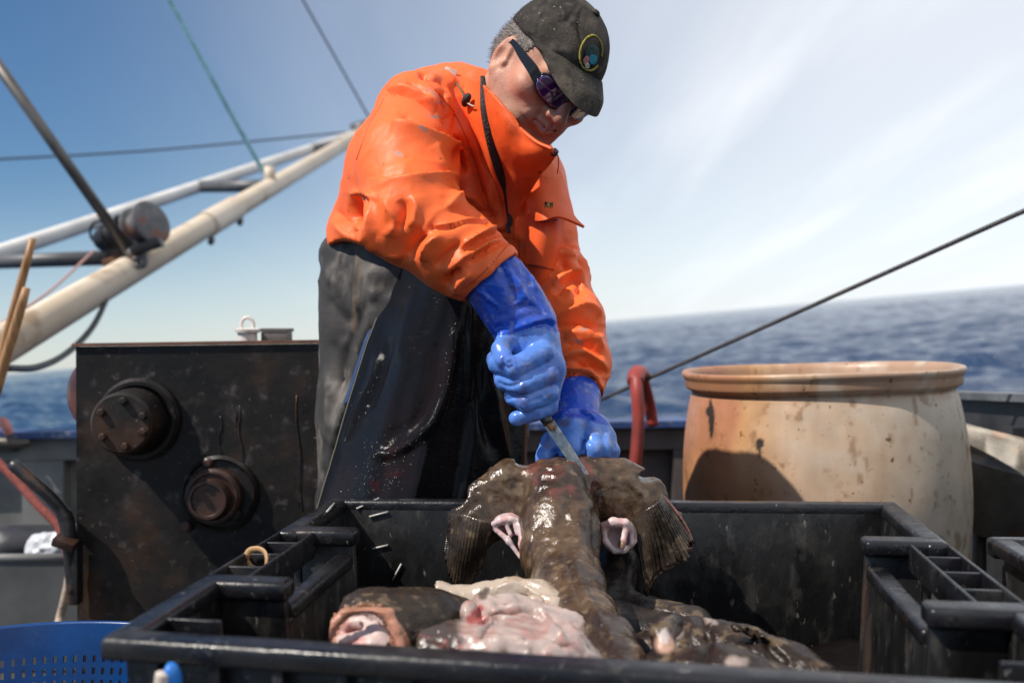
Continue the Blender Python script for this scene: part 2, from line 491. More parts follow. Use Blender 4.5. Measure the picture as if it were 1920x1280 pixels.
# ---------------------------------------------------------------- materials
def mat(name, base=(0.5, 0.5, 0.5), rough=0.5, var=0.0, vscale=8.0, col2=None, metal=0.0, bump=0.0, bscale=60.0,
        attr=False, spots=None, coat=0.0, rvar=0.0, spec=0.5, sss=0.0, bump2=None, stretch=None, trans=0.0, wet=None, detail=6):
    m = bpy.data.materials.new(name); m.use_nodes = True
    nt = m.node_tree; nd = nt.nodes; lk = nt.links
    b = nd['Principled BSDF']
    tc = nd.new('ShaderNodeTexCoord'); vec = tc.outputs['Object']
    if stretch:
        mp = nd.new('ShaderNodeMapping'); mp.inputs['Scale'].default_value = stretch
        lk.new(vec, mp.inputs['Vector']); vec2 = mp.outputs[0]
    else: vec2 = vec
    def noise(sc, det=detail, v=vec2, rg=0.6):
        n = nd.new('ShaderNodeTexNoise'); n.inputs['Scale'].default_value = sc; n.inputs['Detail'].default_value = det
        n.inputs['Roughness'].default_value = rg
        lk.new(v, n.inputs['Vector']); return n.outputs['Fac']
    def ramp(fac, a, c, smooth=True):
        r = nd.new('ShaderNodeMapRange'); r.interpolation_type = 'SMOOTHSTEP' if smooth else 'LINEAR'
        r.inputs['From Min'].default_value = a; r.inputs['From Max'].default_value = c
        lk.new(fac, r.inputs['Value']); return r.outputs[0]
    def mix(f, a, c, bt='MIX'):
        x = nd.new('ShaderNodeMix'); x.data_type = 'RGBA'; x.blend_type = bt
        if isinstance(f, float): x.inputs['Factor'].default_value = f
        else: lk.new(f, x.inputs['Factor'])
        for nm, v in (('A', a), ('B', c)):
            if isinstance(v, tuple): x.inputs[nm].default_value = (*v, 1)
            else: lk.new(v, x.inputs[nm])
        return x.outputs['Result']
    c = tuple(base)
    if attr:
        at = nd.new('ShaderNodeVertexColor'); at.layer_name = 'Col'; c = at.outputs['Color']
    if var > 0:
        f = ramp(noise(vscale), 0.3, 0.7)
        if col2 is None:
            g = nd.new('ShaderNodeMapRange'); lk.new(f, g.inputs['Value'])
            g.inputs['To Min'].default_value = 1 - var; g.inputs['To Max'].default_value = 1 + var * 0.6
            cc = nd.new('ShaderNodeCombineColor')
            for i in range(3): lk.new(g.outputs[0], cc.inputs[i])
            c = mix(1.0, c, cc.outputs[0], 'MULTIPLY')
        else:
            g = nd.new('ShaderNodeMath'); g.operation = 'MULTIPLY'; lk.new(f, g.inputs[0]); g.inputs[1].default_value = var
            c = mix(g.outputs[0], c, tuple(col2))
    for sp in (spots or []):                          # (colour, scale, from, to, strength)
        f = ramp(noise(sp[1], 5, vec2 if len(sp) < 6 else vec), sp[2], sp[3])
        g = nd.new('ShaderNodeMath'); g.operation = 'MULTIPLY'; lk.new(f, g.inputs[0]); g.inputs[1].default_value = sp[4]
        c = mix(g.outputs[0], c, tuple(sp[0]))
    if isinstance(c, tuple): b.inputs['Base Color'].default_value = (*c, 1)
    else: lk.new(c, b.inputs['Base Color'])
    b.inputs['Metallic'].default_value = metal
    b.inputs['Roughness'].default_value = rough
    b.inputs['Specular IOR Level'].default_value = spec
    if rvar > 0:
        r = nd.new('ShaderNodeMapRange'); lk.new(ramp(noise(vscale * 1.7), 0.35, 0.65), r.inputs['Value'])
        r.inputs['To Min'].default_value = max(0.03, rough - rvar); r.inputs['To Max'].default_value = min(1, rough + rvar)
        lk.new(r.outputs[0], b.inputs['Roughness'])
    if coat > 0:
        b.inputs['Coat Weight'].default_value = coat; b.inputs['Coat Roughness'].default_value = 0.08
    if sss > 0:
        b.inputs['Subsurface Weight'].default_value = sss; b.inputs['Subsurface Radius'].default_value = (0.012, 0.005, 0.003)
        b.inputs['Subsurface Scale'].default_value = 0.5
    if trans > 0: b.inputs['Transmission Weight'].default_value = trans
    nrm = None
    for (st, sc, dist) in ([(bump, bscale, 0.004)] if bump > 0 else []) + (list(bump2) if bump2 else []):
        bn = nd.new('ShaderNodeBump'); bn.inputs['Strength'].default_value = st; bn.inputs['Distance'].default_value = dist
        lk.new(noise(sc, 4), bn.inputs['Height'])
        if nrm is not None: lk.new(nrm, bn.inputs['Normal'])
        nrm = bn.outputs[0]
    if nrm is not None:
        lk.new(nrm, b.inputs['Normal'])
        if coat > 0: lk.new(nrm, b.inputs['Coat Normal'])
    return m
M_drop = mat('water_bead', (0.045, 0.034, 0.026), 0.22, spec=0.9)
def add_drops(parent, VF, n, seed, keep=None, r=(.0005, .0013)):
    g = drops(VF[0], VF[1], n, seed, keep, r)
    if g is not None: tag(mk('water_drops', g, M_drop, parent), kind='stuff')
# ================================================================ SETTING
M_sea = mat('sea_water', (0.004, 0.030, 0.088), 0.10, spec=0.40, bump2=[(1.0, 0.9, 0.45), (0.9, 4.0, 0.14)], detail=3)
M_deck = mat('deck_paint', (0.05, 0.048, 0.045), 0.55, var=0.5, vscale=5, bump=0.25, bscale=50, spots=[((0.05, 0.03, 0.02), 9, 0.55, 0.7, 0.7)])
M_wall = mat('bulwark_paint', (0.17, 0.168, 0.155), 0.55, var=0.35, vscale=4, bump=0.15, bscale=40, spots=[((0.10, 0.055, 0.03), 6, 0.6, 0.75, 0.7)])
M_wall2 = mat('shaded_bulwark_paint', (0.085, 0.068, 0.064), 0.6, var=0.4, vscale=4, bump=0.2, bscale=40, spots=[((0.08, 0.05, 0.035), 6, 0.55, 0.75, 0.7)])  # right half of the bulwark: its shade is put into this darker colour
M_rail = mat('blue_rail_paint', (0.035, 0.07, 0.20), 0.45, var=0.4, vscale=14, bump=0.15, spots=[((0.25, 0.26, 0.28), 20, 0.58, 0.68, 0.6)])
M_dark = mat('dark_steel_paint', (0.03, 0.03, 0.033), 0.5, var=0.5, vscale=6, bump=0.2, bscale=50, spots=[((0.09, 0.05, 0.03), 10, 0.58, 0.72, 0.5)])

# ---- sea: one sheet to the horizon, waves that fade to fine chop far out
def build_sea():
    rr = np.concatenate([np.geomspace(3.0, 400, 520), np.geomspace(420, 9000, 40)])
    aa = np.concatenate([np.radians(np.linspace(-178, -42, 40)), np.radians(np.linspace(-40, 40, 420)), np.radians(np.linspace(42, 178, 40))])
    r, a = np.meshgrid(rr, aa, indexing='ij')
    x = r * np.sin(a); y = r * np.cos(a)
    z = np.zeros_like(x)
    rng = np.random.RandomState(3)
    for k in range(46):
        lam = 0.6 * (10.0 ** (k / 45.0)); th = R(70) + rng.normal(0, 0.55)
        amp = 0.0080 * lam ** 0.85
        kx, ky = 2 * math.pi / lam * math.cos(th), 2 * math.pi / lam * math.sin(th)
        ph = rng.uniform(0, 6.28)
        w = sst(0, 1, lam * 95 / r)                  # too fine to resolve far away
        s = np.sin(kx * x + ky * y + ph)
        z += amp * w * (s + 0.35 * s * s)
    q = np.stack([x.ravel(), y.ravel(), np.zeros(x.size)], 1)
    gust = 0.75 + 0.5 * fbm(q, 26, 3, 5)
    z = z * gust.reshape(z.shape)
    g = np.stack([x, y, z], -1)
    V, F = sheet(g)
    return V, np.array(F, np.int32)
V, F = build_sea()
me = mesh_np('sea', V, F)
me.materials.append(M_sea)
sea = bpy.data.objects.new('sea', me); COL.objects.link(sea)
sea.rotation_euler = (0, HEEL, 0); sea.location = (0, 0, -1.15)
tag(sea, kind='structure')

# ---- deck and bulwarks
DZ = 0.05
deck = mk('deck', box((-0.35, 1.2, DZ - 0.06), (3.4, 5.0, 0.12)), M_deck, smooth=False); tag(deck, kind='structure')
def zr(x): return 0.632 + 0.018 * (x + 1.66)
bw = thing('bulwark', 'far bulwark of pale grey panels under a thin blue cap rail', 'bulwark', (-0.4, 3.62, DZ))
xs = np.linspace(-2.3, 1.3, 13)
def strip(x0, x1, y0, y1, f0, f1):
    """block between heights f0(x), f1(x)"""
    V = []
    for x in (x0, x1):
        for y in (y0, y1):
            V += [(x, y, f0(x)), (x, y, f1(x))]
    F = [(0, 1, 3, 2), (4, 6, 7, 5), (0, 4, 5, 1), (2, 3, 7, 6), (1, 5, 7, 3), (0, 2, 6, 4)]
    return np.array(V), F
mk('cap_rail', strip(-2.3, 1.3, 3.56, 3.70, lambda x: zr(x) - 0.022, zr), M_rail, bw, smooth=False)
mk('top_board', strip(-2.3, -0.35, 3.60, 3.66, lambda x: zr(x) - 0.105, lambda x: zr(x) - 0.022), M_wall, bw, smooth=False)
mk('top_board', strip(-0.35, 1.3, 3.60, 3.66, lambda x: zr(x) - 0.105, lambda x: zr(x) - 0.022), M_wall2, bw, smooth=False)
mk('panel', strip(-2.3, -0.35, 3.655, 3.68, lambda x: DZ, lambda x: zr(x) - 0.105), M_wall, bw, smooth=False)
mk('panel', strip(-0.35, 1.3, 3.655, 3.68, lambda x: DZ, lambda x: zr(x) - 0.105), M_wall2, bw, smooth=False)
for x in (-2.1, -1.70, -1.30, -0.8, -0.1, 0.30, 0.66, 1.05):
    mk('stanchion', strip(x - 0.075, x + 0.075, 3.60, 3.655, lambda x: DZ, lambda x: zr(x) - 0.107), M_wall if x < -0.35 else M_wall2, bw, smooth=False)
mk('stringer', strip(-2.3, -0.35, 3.575, 3.60, lambda x: 0.235, lambda x: 0.275), M_wall, bw, smooth=False)
sb = thing('bulwark', 'dark side bulwark running towards the camera at the right edge', 'bulwark', (1.34, 1.8, DZ))
V = [(1.30, 3.55, DZ), (1.38, 3.55, DZ), (1.38, 3.55, .765), (1.30, 3.55, .765), (1.30, 0.2, DZ), (1.38, 0.2, DZ), (1.38, 0.2, .93), (1.30, 0.2, .93)]
BF = [(0, 1, 2, 3), (4, 7, 6, 5), (0, 4, 5, 1), (1, 5, 6, 2), (2, 6, 7, 3), (3, 7, 4, 0)]
mk('side_panel', (V, BF), M_dark, sb, smooth=False)
V = [(1.27, 3.55, .766), (1.40, 3.55, .766), (1.40, 3.55, .786), (1.27, 3.55, .786), (1.27, 0.2, .931), (1.40, 0.2, .931), (1.40, 0.2, .951), (1.27, 0.2, .951)]
mk('cap_rail', (V, BF), mat('grey_cap_paint', (0.12, 0.125, 0.13), 0.5, var=0.4, vscale=10, bump=0.2), sb, smooth=False)
for y in (3.1, 2.55, 2.0):
    mk('rib', box((1.285, y, 0.40), (0.028, 0.05, 0.70)), M_dark, sb, smooth=False)

# ---- steel chute at the right
M_galv = mat('worn_galvanised_sheet', (0.085, 0.075, 0.06), 0.45, var=0.5, vscale=9, metal=0.35, bump=0.2, bscale=30, spots=[((0.12, 0.06, 0.025), 12, 0.52, 0.7, 0.7)])
ch = thing('chute', 'worn grey steel chute with curled lip beside the white barrel', 'chute', (1.1, 2.3, DZ))
def chute():
    top = spline([P(1772, 792, 2.42), P(1840, 812, 2.36), P(1905, 828, 2.30), P(1990, 852, 2.24)], 14)
    rows = []
    for t, (dz, dy) in [(0, (0.012, 0.012)), (0.1, (0.0, 0.0)), (0.35, (-0.055, -0.015)), (0.45, (-0.075, -0.045)), (0.7, (-0.14, -0.06)), (1, (-0.24, -0.07))]:
        rows.append(top + np.array([0, dy, dz]))
    return sheet(np.array(rows), 0.004)
mk('sheet', chute(), M_galv, ch, sharp=40)
mk('leg', tube([P(1900, 845, 2.33), P(1900, 845, 2.33) * [1, 1, 0] + [0, 0, DZ]], 0.016, 8), M_galv, ch)
mk('leg', tube([P(1838, 830, 2.38), P(1838, 830, 2.38) * [1, 1, 0] + [0, 0, DZ]], 0.016, 8), M_galv, ch)

# ---- boom with its winch
M_pipe = mat('chalky_white_pipe_paint', (0.68, 0.58, 0.45), 0.5, var=0.5, vscale=2.2, col2=(0.50, 0.36, 0.22), bump=0.15, bscale=30, spots=[((0.24, 0.13, 0.06), 3.2, 0.54, 0.70, 0.7)])
M_pipe2 = mat('white_pipe_paint', (0.72, 0.70, 0.66), 0.45, var=0.2, vscale=2)
M_brace = mat('dark_grey_pipe', (0.10, 0.10, 0.10), 0.45, var=0.4, vscale=4)
M_iron = mat('greasy_black_iron', (0.022, 0.02, 0.02), 0.4, var=0.5, vscale=20, bump=0.4, bscale=40, spots=[((0.16, 0.055, 0.02), 9, 0.56, 0.66, 0.8)])
M_grey_iron = mat('grey_cast_iron', (0.11, 0.11, 0.115), 0.5, var=0.4, vscale=14, bump=0.3, bscale=40, spots=[((0.18, 0.06, 0.025), 7, 0.57, 0.66, 0.9)])
A0, A1 = P(-90, 702, 3.35), P(676, 252, 12.5)
B0, B1 = P(-90, 505, 5.6), P(676, 248, 12.45)
def on(A, B, px):
    lo, hi = 0.0, 1.0
    for _ in range(50):
        t = (lo + hi) / 2; q = A + (B - A) * t
        x = 960 + FPX * ((q - CAM) @ RT) / ((q - CAM) @ FW)
        if x < px: lo = t
        else: hi = t
    return A + (B - A) * lo
boom = thing('boom', 'long pale steel boom of two converging pipes slung over the sea', 'boom', A0)
mk('lower_pipe', tube([A0, A1], 0.072, 20), M_pipe, boom)
mk('upper_pipe', tube([B0, B1], 0.052, 16), M_pipe2, boom)
q0, q1 = on(A0, A1, 385), on(A0, A1, 440)
mk('joint_sleeve', tube([q0, q1], 0.082, 20), M_pipe, boom, sharp=40)
ax = (q1 - q0) / np.linalg.norm(q1 - q0)
for s_ in (q0, q1):
    mk('clamp_bolt', tube([s_ + [0.05, -0.03, -0.085], s_ + [0.05, -0.06, -0.11]], 0.02, 8), M_grey_iron, boom)
mk('brace', tube([on(B0, B1, 372), on(A0, A1, 512)], 0.05, 12), M_brace, boom)
mk('brace', tube([on(B0, B1, 582), on(A0, A1, 640)], 0.055, 12), M_brace, boom)
mk('brace', tube([P(-90, 494, 5.2), P(215, 483, 5.0)], 0.037, 12), M_brace, boom)
mk('end_plate', tube([A1 + [-0.10, 0, 0.02], A1 + [0.16, 0, 0.10]], 0.11, 10), M_brace, boom)
mk('lug', join(tube([on(A0, A1, 506) + [0, 0, 0.04], on(A0, A1, 506) + [0, 0, 0.16]], 0.045, 8)), M_pipe, boom)

wc = P(236, 452, 4.95)
wn = thing('winch', 'rust streaked black winch motor clamped on the boom', 'winch', wc)
def wp(px, py, dd=0.0): return P(px, py, 4.95 + dd)
drum_ax = wp(290, 420) - wp(205, 452); drum_ax = drum_ax + np.array([0, -0.12, 0])
L_ = np.linalg.norm(drum_ax); drum_ax /= L_
mk('motor', lathe([(0.0, -0.02), (0.055, -0.02), (0.062, 0.0), (0.062, 0.03), (0.072, 0.035), (0.072, 0.06), (0.06, 0.065), (0.06, 0.12), (0.0, 0.12)], 20, wp(196, 450), drum_ax), M_iron, wn, sharp=35)
mk('gearbox', box(wp(226, 466, 0.02), (0.13, 0.13, 0.14), (0.2, 0.15, 0.3), 0.02), M_iron, wn, sharp=35)
mk('gearbox', box(wp(232, 412, 0.02), (0.085, 0.1, 0.06), (0.2, -0.3, 0.3), 0.015), M_iron, wn, sharp=35)
mk('drum', lathe([(0, 0.0), (0.105, 0.0), (0.112, 0.008), (0.112, 0.02), (0.085, 0.03), (0.08, 0.09), (0.112, 0.10), (0.112, 0.115), (0.09, 0.125), (0, 0.125)], 28, wp(256, 432), drum_ax), M_grey_iron, wn, sharp=30)
mk('drum_guard', box(wp(276, 462, -0.1), (0.15, 0.12, 0.05), (0.1, -0.35, 0.15), 0.012), M_iron, wn, sharp=35)
mk('bracket', box(wp(222, 492, 0.0), (0.13, 0.1, 0.06), (0.0, -0.3, 0.1), 0.01), mat('orange_rust', (0.17, 0.075, 0.03), 0.8, var=0.5, vscale=16, bump=0.4), wn, sharp=35)
mk('bracket', box(wp(246, 478, -0.05), (0.05, 0.08, 0.15), (0.0, 0.6, 0.1), 0.01), M_iron, wn, sharp=35)
ring = [wp(186 + 17 * math.cos(a), 435 + 21 * math.sin(a), 0.02 * math.sin(a)) for a in np.linspace(0, 2 * math.pi, 26)]
mk('handle_ring', tube(ring, 0.007, 8), M_iron, wn)
mk('shackle', tube(spline([wp(258, 470, -.12), wp(272, 482, -.13), wp(268, 498, -.13), wp(252, 496, -.12)], 16), 0.014, 8), M_grey_iron, wn)

sp = thing('strut', 'thin dark steel strut slanting down to the winch', 'strut', P(250, 482, 4.86))
mk('pole', tube([P(-20, 100, 4.5), P(246, 476, 4.86)], 0.026, 14), mat('dull_steel_tube', (0.13, 0.12, 0.11), 0.42, var=0.4, vscale=3, metal=0.5), sp)
mk('end_fork', join(tube([P(240, 468, 4.83), P(262, 490, 4.85)], 0.02, 10), tube([P(252, 486, 4.78), P(266, 480, 4.92)], 0.014, 8)), M_grey_iron, sp)

def rope(name, label, cat, pts, r, m, group=None, n=40, base=None):
    o = mk(name, tube(spline(pts, n), r, 10), m, base=base)
    tag(o, label, cat, group); return o
M_rubber = mat('black_rubber', (0.018, 0.018, 0.019), 0.45, var=0.3, vscale=20)
M_teal = mat('faded_teal_rope', (0.26, 0.52, 0.53), 0.8, var=0.3, vscale=12, bump=0.4, bscale=60)
M_wire = mat('dark_wire_rope', (0.05, 0.045, 0.045), 0.5, var=0.3, vscale=30, bump=0.6, bscale=140)
rope('hose', 'slack black hose drooping from the winch under the boom', 'hose', [P(216, 512, 4.75), P(200, 560, 4.5), P(172, 615, 4.2), P(125, 662, 3.9), P(70, 688, 3.6), P(8, 690, 3.3)], 0.0125, M_rubber)
rope('rope', 'faded teal rope running down to the lug on the boom', 'rope', [P(312, -10, 7.4), P(420, 190, 7.6), P(507, 345, 7.85)], 0.016, M_teal)
rope('wire_stay', 'dark wire stay running steeply down behind the man', 'wire', [P(562, -10, 11), P(640, 128, 11.6), P(700, 235, 12)], 0.011, M_wire)
rope('wire_stay', 'thin dark wire stay stretched almost level above the boom', 'wire', [P(-60, 302, 9.5), P(300, 281, 11), P(672, 246, 12.4)], 0.011, M_wire)
rope('cord', 'thin pinkish cord slanting below the winch', 'rope', [P(176, 470, 4.75), P(90, 548, 4.4), P(-20, 620, 4.0)], 0.006, mat('pink_cord', (0.45, 0.27, 0.24), 0.8))
M_wood = mat('tan_wood', (0.42, 0.22, 0.09), 0.55, var=0.4, vscale=6, stretch=(14, 14, 1.2), bump=0.2, bscale=20)
o = mk('pole_handle', tube(np.linspace(P(62, 447, 2.6), P(-22, 760, 2.65), 8), [0.0085, 0.0105, .011, .0115, .012, .012, .0125, .013], 12), M_wood)
tag(o, 'longer pale wooden handle leaning upright at the left edge', 'pole', 'wooden handles at the left edge')
o = mk('pole_handle', tube(np.linspace(P(50, 540, 2.55), P(-10, 740, 2.58), 8), [0.0095, .012, .0125, .013, .013, .013, .014, .014], 12), M_wood)
tag(o, 'shorter wooden handle standing in front of the longer one', 'pole', 'wooden handles at the left edge')
rope('wire_rope', 'taut dark wire rope slanting across the sea at right', 'wire', [P(1120, 752, 3.1), P(1300, 672, 2.85), P(1480, 592, 2.65), P(1700, 494, 2.45), P(1990, 365, 2.2), P(2900, -30, 1.8), P(4200, -590, 1.5)], 0.0058, M_wire)

# ---- winch housing: the black steel box behind the crate
M_blk = mat('chipped_black_steel_paint', (0.011, 0.0105, 0.0105), 0.46, var=0.8, vscale=5, col2=(0.030, 0.024, 0.020), bump=0.3, bscale=35, spec=0.22, rvar=0.15,
            spots=[((0.07, 0.062, 0.06), 19, 0.54, 0.74, 0.6), ((0.008, 0.007, 0.007), 8, 0.55, 0.66, 0.8), ((0.10, 0.085, 0.08), 38, 0.60, 0.72, 0.6), ((0.085, 0.040, 0.020), 5, 0.50, 0.72, 0.7), ((0.20, 0.18, 0.17), 90, 0.66, 0.72, 0.8)])
M_rust = mat('wet_brown_rust', (0.062, 0.028, 0.018), 0.4, var=0.8, vscale=22, col2=(0.018, 0.012, 0.010), bump=0.4, bscale=50)
M_edge = mat('rusty_edge', (0.19, 0.085, 0.045), 0.7, var=0.6, vscale=22, col2=(0.05, 0.03, 0.025), bump=0.4)
HY = 2.06
hb = P(142, 650, HY); hx0 = hb[0]; hz = hb[2]
hs = thing('winch_housing', 'big chipped black steel box with round bosses behind the crate', 'machine', (hx0 + 0.4, HY + 0.3, DZ))
hx1 = 0.02
mk('front_plate', strip(hx0, hx1, HY, HY + 0.012, lambda x: DZ, lambda x: hz + 0.013 * (x - hx0)), M_blk, hs, smooth=False)
mk('body', box(((hx0 + hx1) / 2 + .008, HY + 0.262, (hz + DZ) / 2 - 0.004), (hx1 - hx0 - .02, 0.50, hz - DZ - 0.008), None, 0.004), M_blk, hs, smooth=False)
mk('top_flange', strip(hx0 - 0.006, hx1, HY - 0.006, HY + 0.03, lambda x: hz + 0.0005 + 0.013 * (x - hx0), lambda x: hz + 0.007 + 0.015 * (x - hx0)), M_edge, hs, smooth=False)
def boss(c, prof, n, m, name='boss'):
    V, F = lathe(prof, n, c, (0, -1, 0)); return mk(name, (V, F), m, hs, sharp=30)
k = HY / FPX
c1 = P(262, 786, HY)
boss(c1, [(78 * k, 0), (78 * k, .010), (72 * k, .018), (66 * k, .018), (60 * k, .012), (60 * k, .004), (0, .004)], 40, M_blk, 'bearing_ring')
boss(c1 + [-0.004, 0, 0], [(60 * k, 0.004), (60 * k, .035), (56 * k, .05), (56 * k, .085), (51 * k, .093), (0, .095)], 40, M_blk, 'bearing_cap')
for a in np.radians([20, 85, 150, 215, 280, 340]):
    boss(c1 + [math.cos(a) * 41 * k, -0.095, math.sin(a) * 41 * k], [(7.5 * k, 0), (7.5 * k, .006), (5 * k, .009), (0, .009)], 6, M_blk, 'bolt')
c2 = P(402, 930, HY)
boss(c2 + [.012, 0, .006], [(72 * k, 0), (72 * k, .006), (66 * k, .012), (62 * k, .006), (0, .006)], 40, M_blk, 'flange')
boss(c2 + [.003, 0, .003], [(52 * k, .006), (52 * k, .024), (47 * k, .03), (43 * k, .03), (40 * k, .026), (0, .026)], 40, M_rust, 'shaft_collar')
boss(c2, [(39 * k, .026), (39 * k, .044), (35 * k, .052), (30 * k, .052), (28 * k, .047), (0, .046)], 36, M_rust, 'shaft_end')
for (bx, by) in ((393, 866), (446, 962), (352, 985)):
    boss(P(bx, by, HY) + [0, -0.004, 0], [(10 * k, 0), (10 * k, .010), (6 * k, .014), (0, .014)], 10, M_rust if bx < 440 else M_blk, 'bolt')
for (x0, y0, x1, y1) in ((556, 740, 562, 950), (414, 780, 410, 850), (447, 760, 452, 870), (438, 760, 446, 800)):
    mk('weld_seam', tube(np.array([P(x0 + (x1 - x0) * t + 2.5 * math.sin(9 * t + x0), y0 + (y1 - y0) * t, HY) + [0, 0.001, 0] for t in np.linspace(0, 1, 14)]), 0.0011, 6), M_iron, hs)
bd = P(152, 740, HY + 0.17)
rl = thing('rope_drum', 'rusty red drum flange showing behind the black housing', 'drum', bd)
mk('flange', lathe([(0, -0.03), (0.07, -0.03), (0.090, -0.02), (0.098, 0), (0.090, 0.02), (0.07, 0.03), (0, 0.03)], 40, bd + [0.050, 0.02, 0], (0.25, 1, 0)), mat('glossy_rust_red', (0.10, 0.035, 0.025), 0.3, var=0.5, vscale=9, bump=0.2), rl)
mk('axle', tube([bd + [0.055, -0.02, 0], bd + [0.08, 0.2, 0]], 0.02, 10), M_iron, rl)

lv = thing('lever', 'bent black steel brake lever beside the black housing', 'lever', P(138, 1090, HY - .03))
mk('bar', tube(spline([P(22, 868, HY - .05), P(62, 903, HY - .05), P(98, 935, HY - .04), P(122, 968, HY - .03), P(130, 1010, HY - .03), P(136, 1060, HY - .02), P(140, 1110, HY - .02)], 30), [0.0125] * 14 + [0.0155] * 10 + [0.016] * 6, 12), M_iron, lv)
mk('clamp', box(P(122, 1017, HY - .05), (0.045, 0.03, 0.018), (0.2, 0.35, 0.1), 0.004), M_rust, lv, sharp=40)
mk('bracket', box(P(141, 1072, HY - .02), (0.022, 0.03, 0.13), None, 0.004), M_iron, lv, sharp=40)

# fittings on top of the housing
zt = lambda x: hz + 0.009 + 0.018 * (x - hx0)
f1 = P(464, 632, HY + 0.22)
M_wp = mat('white_plastic', (0.72, 0.66, 0.6), 0.4, var=0.2, vscale=20, spots=[((0.5, 0.2, 0.1), 15, 0.6, 0.7, 0.6)])
fc = thing('ring_cap', 'small white cap with a ring handle on the housing top', 'cap', [f1[0], f1[1], hz + 0.008])
mk('cap_body', lathe([(0.0, 0), (0.022, 0), (0.022, 0.020), (0.0275, 0.021), (0.0285, 0.028), (0.022, 0.031), (0, 0.031)], 28, [f1[0], f1[1], hz + 0.008]), M_wp, fc, sharp=40)
mk('ring', tube([[f1[0] + 0.014 * math.cos(a), f1[1], hz + 0.045 + 0.018 * math.sin(a)] for a in np.linspace(-0.5, math.pi + .5, 20)], 0.0042, 8), M_wp, fc)
f2 = P(519, 632, HY + 0.25)
gb = thing('junction_box', 'small brownish grey box with a lid on the housing top', 'box', [f2[0], f2[1], hz + 0.008])
M_gb = mat('brownish_grey_plastic', (0.16, 0.135, 0.12), 0.6, var=0.3, vscale=20)
mk('body', box([f2[0], f2[1], hz + 0.019], (0.062, 0.05, 0.022), None, 0.003), M_gb, gb, sharp=40)
mk('lid', box([f2[0] + .001, f2[1], hz + 0.0345], (0.066, 0.054, 0.0085), None, 0.002), M_gb, gb, sharp=40)

# ---- things at the far left
tr = thing('trough', 'dark grey steel trough with a rolled lip at the left edge', 'trough', P(60, 1180, 2.75) * [1, 1, 0] + [0, 0, DZ])
tz = P(60, 1045, 2.75)[2]; tx0, tx1 = P(-160, 0, 2.75)[0], P(160, 0, 2.75)[0]
M_tr = mat('dark_grey_trough_paint', (0.10, 0.10, 0.10), 0.5, var=0.3, vscale=5, bump=0.1)
mk('front', box(((tx0 + tx1) / 2, 2.75, (tz + DZ) / 2), (tx1 - tx0, 0.012, tz - DZ - .01), None, 0.002), M_tr, tr, smooth=False)
mk('back', box(((tx0 + tx1) / 2, 3.25, (tz + DZ) / 2), (tx1 - tx0, 0.012, tz - DZ - .01), None, 0.002), M_tr, tr, smooth=False)
mk('floor', box(((tx0 + tx1) / 2, 3.0, tz - 0.14), (tx1 - tx0 - 0.01, 0.486, 0.012)), M_tr, tr, smooth=False)
mk('lip', tube([[tx0, 2.75, tz - .003], [tx1, 2.75, tz - .003]], 0.013, 12), mat('lip_paint', (0.16, 0.16, 0.155), 0.5), tr)
def lump(name, label, cat, c, r, m, seed=1, amp=0.25):
    fl = Field(np.array(c) - np.array(r) * 1.5, np.array(c) + np.array(r) * 1.5, max(r) / 14)
    fl.ell(c, r); V, F = fl.mesh(1); N = normals(V, F)
    V = V + N * (amp * min(r) * fbm(V, max(r) * 0.9, 3, seed))[:, None]
    o = mk(name, (V, F), m); tag(o, label, cat); return o
lump('plastic_bag', 'crumpled white plastic bag in the trough at left', 'bag', P(98, 1030, 2.9), (0.06, 0.06, 0.055), mat('white_film', (0.55, 0.56, 0.58), 0.35, bump=0.5, bscale=30), 4, 0.6)
lump('tarpaulin', 'heap of dark wet tarpaulin in the trough at left', 'tarp', P(40, 1028, 3.05), (0.17, 0.1, 0.06), mat('dark_tarp', (0.03, 0.03, 0.036), 0.5, bump=0.6, bscale=25), 9, 0.8)
M_rr = mat('faded_red_rope', (0.20, 0.045, 0.035), 0.85, var=0.3, vscale=40, bump=0.9, bscale=110)
rope('rope', 'faded red rope sagging behind the bent lever', 'rope', [P(-30, 840, 2.9), P(25, 895, 2.85), P(70, 945, 2.8), P(108, 985, 2.77), P(122, 1020, 2.74), P(130, 1052, 2.72)], 0.0125, M_rr)
rope('rope', 'pale beige rope hanging against the trough end', 'rope', [P(134, 1040, 2.6), P(130, 1080, 2.6), P(122, 1120, 2.6), P(112, 1160, 2.6), P(106, 1190, 2.55)], 0.011, mat('beige_rope', (0.40, 0.32, 0.24), 0.85, var=0.3, vscale=40, bump=0.8, bscale=110))
cl_ = thing('cleat', 'weathered mooring cleat on the left bulwark face', 'cleat', P(20, 832, 3.52))
mk('horn', tube(spline([P(-40, 834, 3.54), P(0, 829, 3.52), P(35, 831, 3.52), P(56, 830, 3.53)], 14), [0.02] * 8 + [.018, .017, .016, .015, .013, .008], 10), M_galv, cl_)
mk('base', box(P(5, 838, 3.575), (0.10, 0.05, 0.03), None, 0.006), M_galv, cl_, sharp=40)
rope('rope', 'knotted end of pink rope lying over the left cap rail', 'rope', [P(-30, 800, 3.6), P(-5, 792, 3.56), P(6, 790, 3.54), P(12, 800, 3.53), P(17, 812, 3.54)], 0.016, mat('pink_rope', (0.55, 0.22, 0.18), 0.8, bump=0.8, bscale=100))

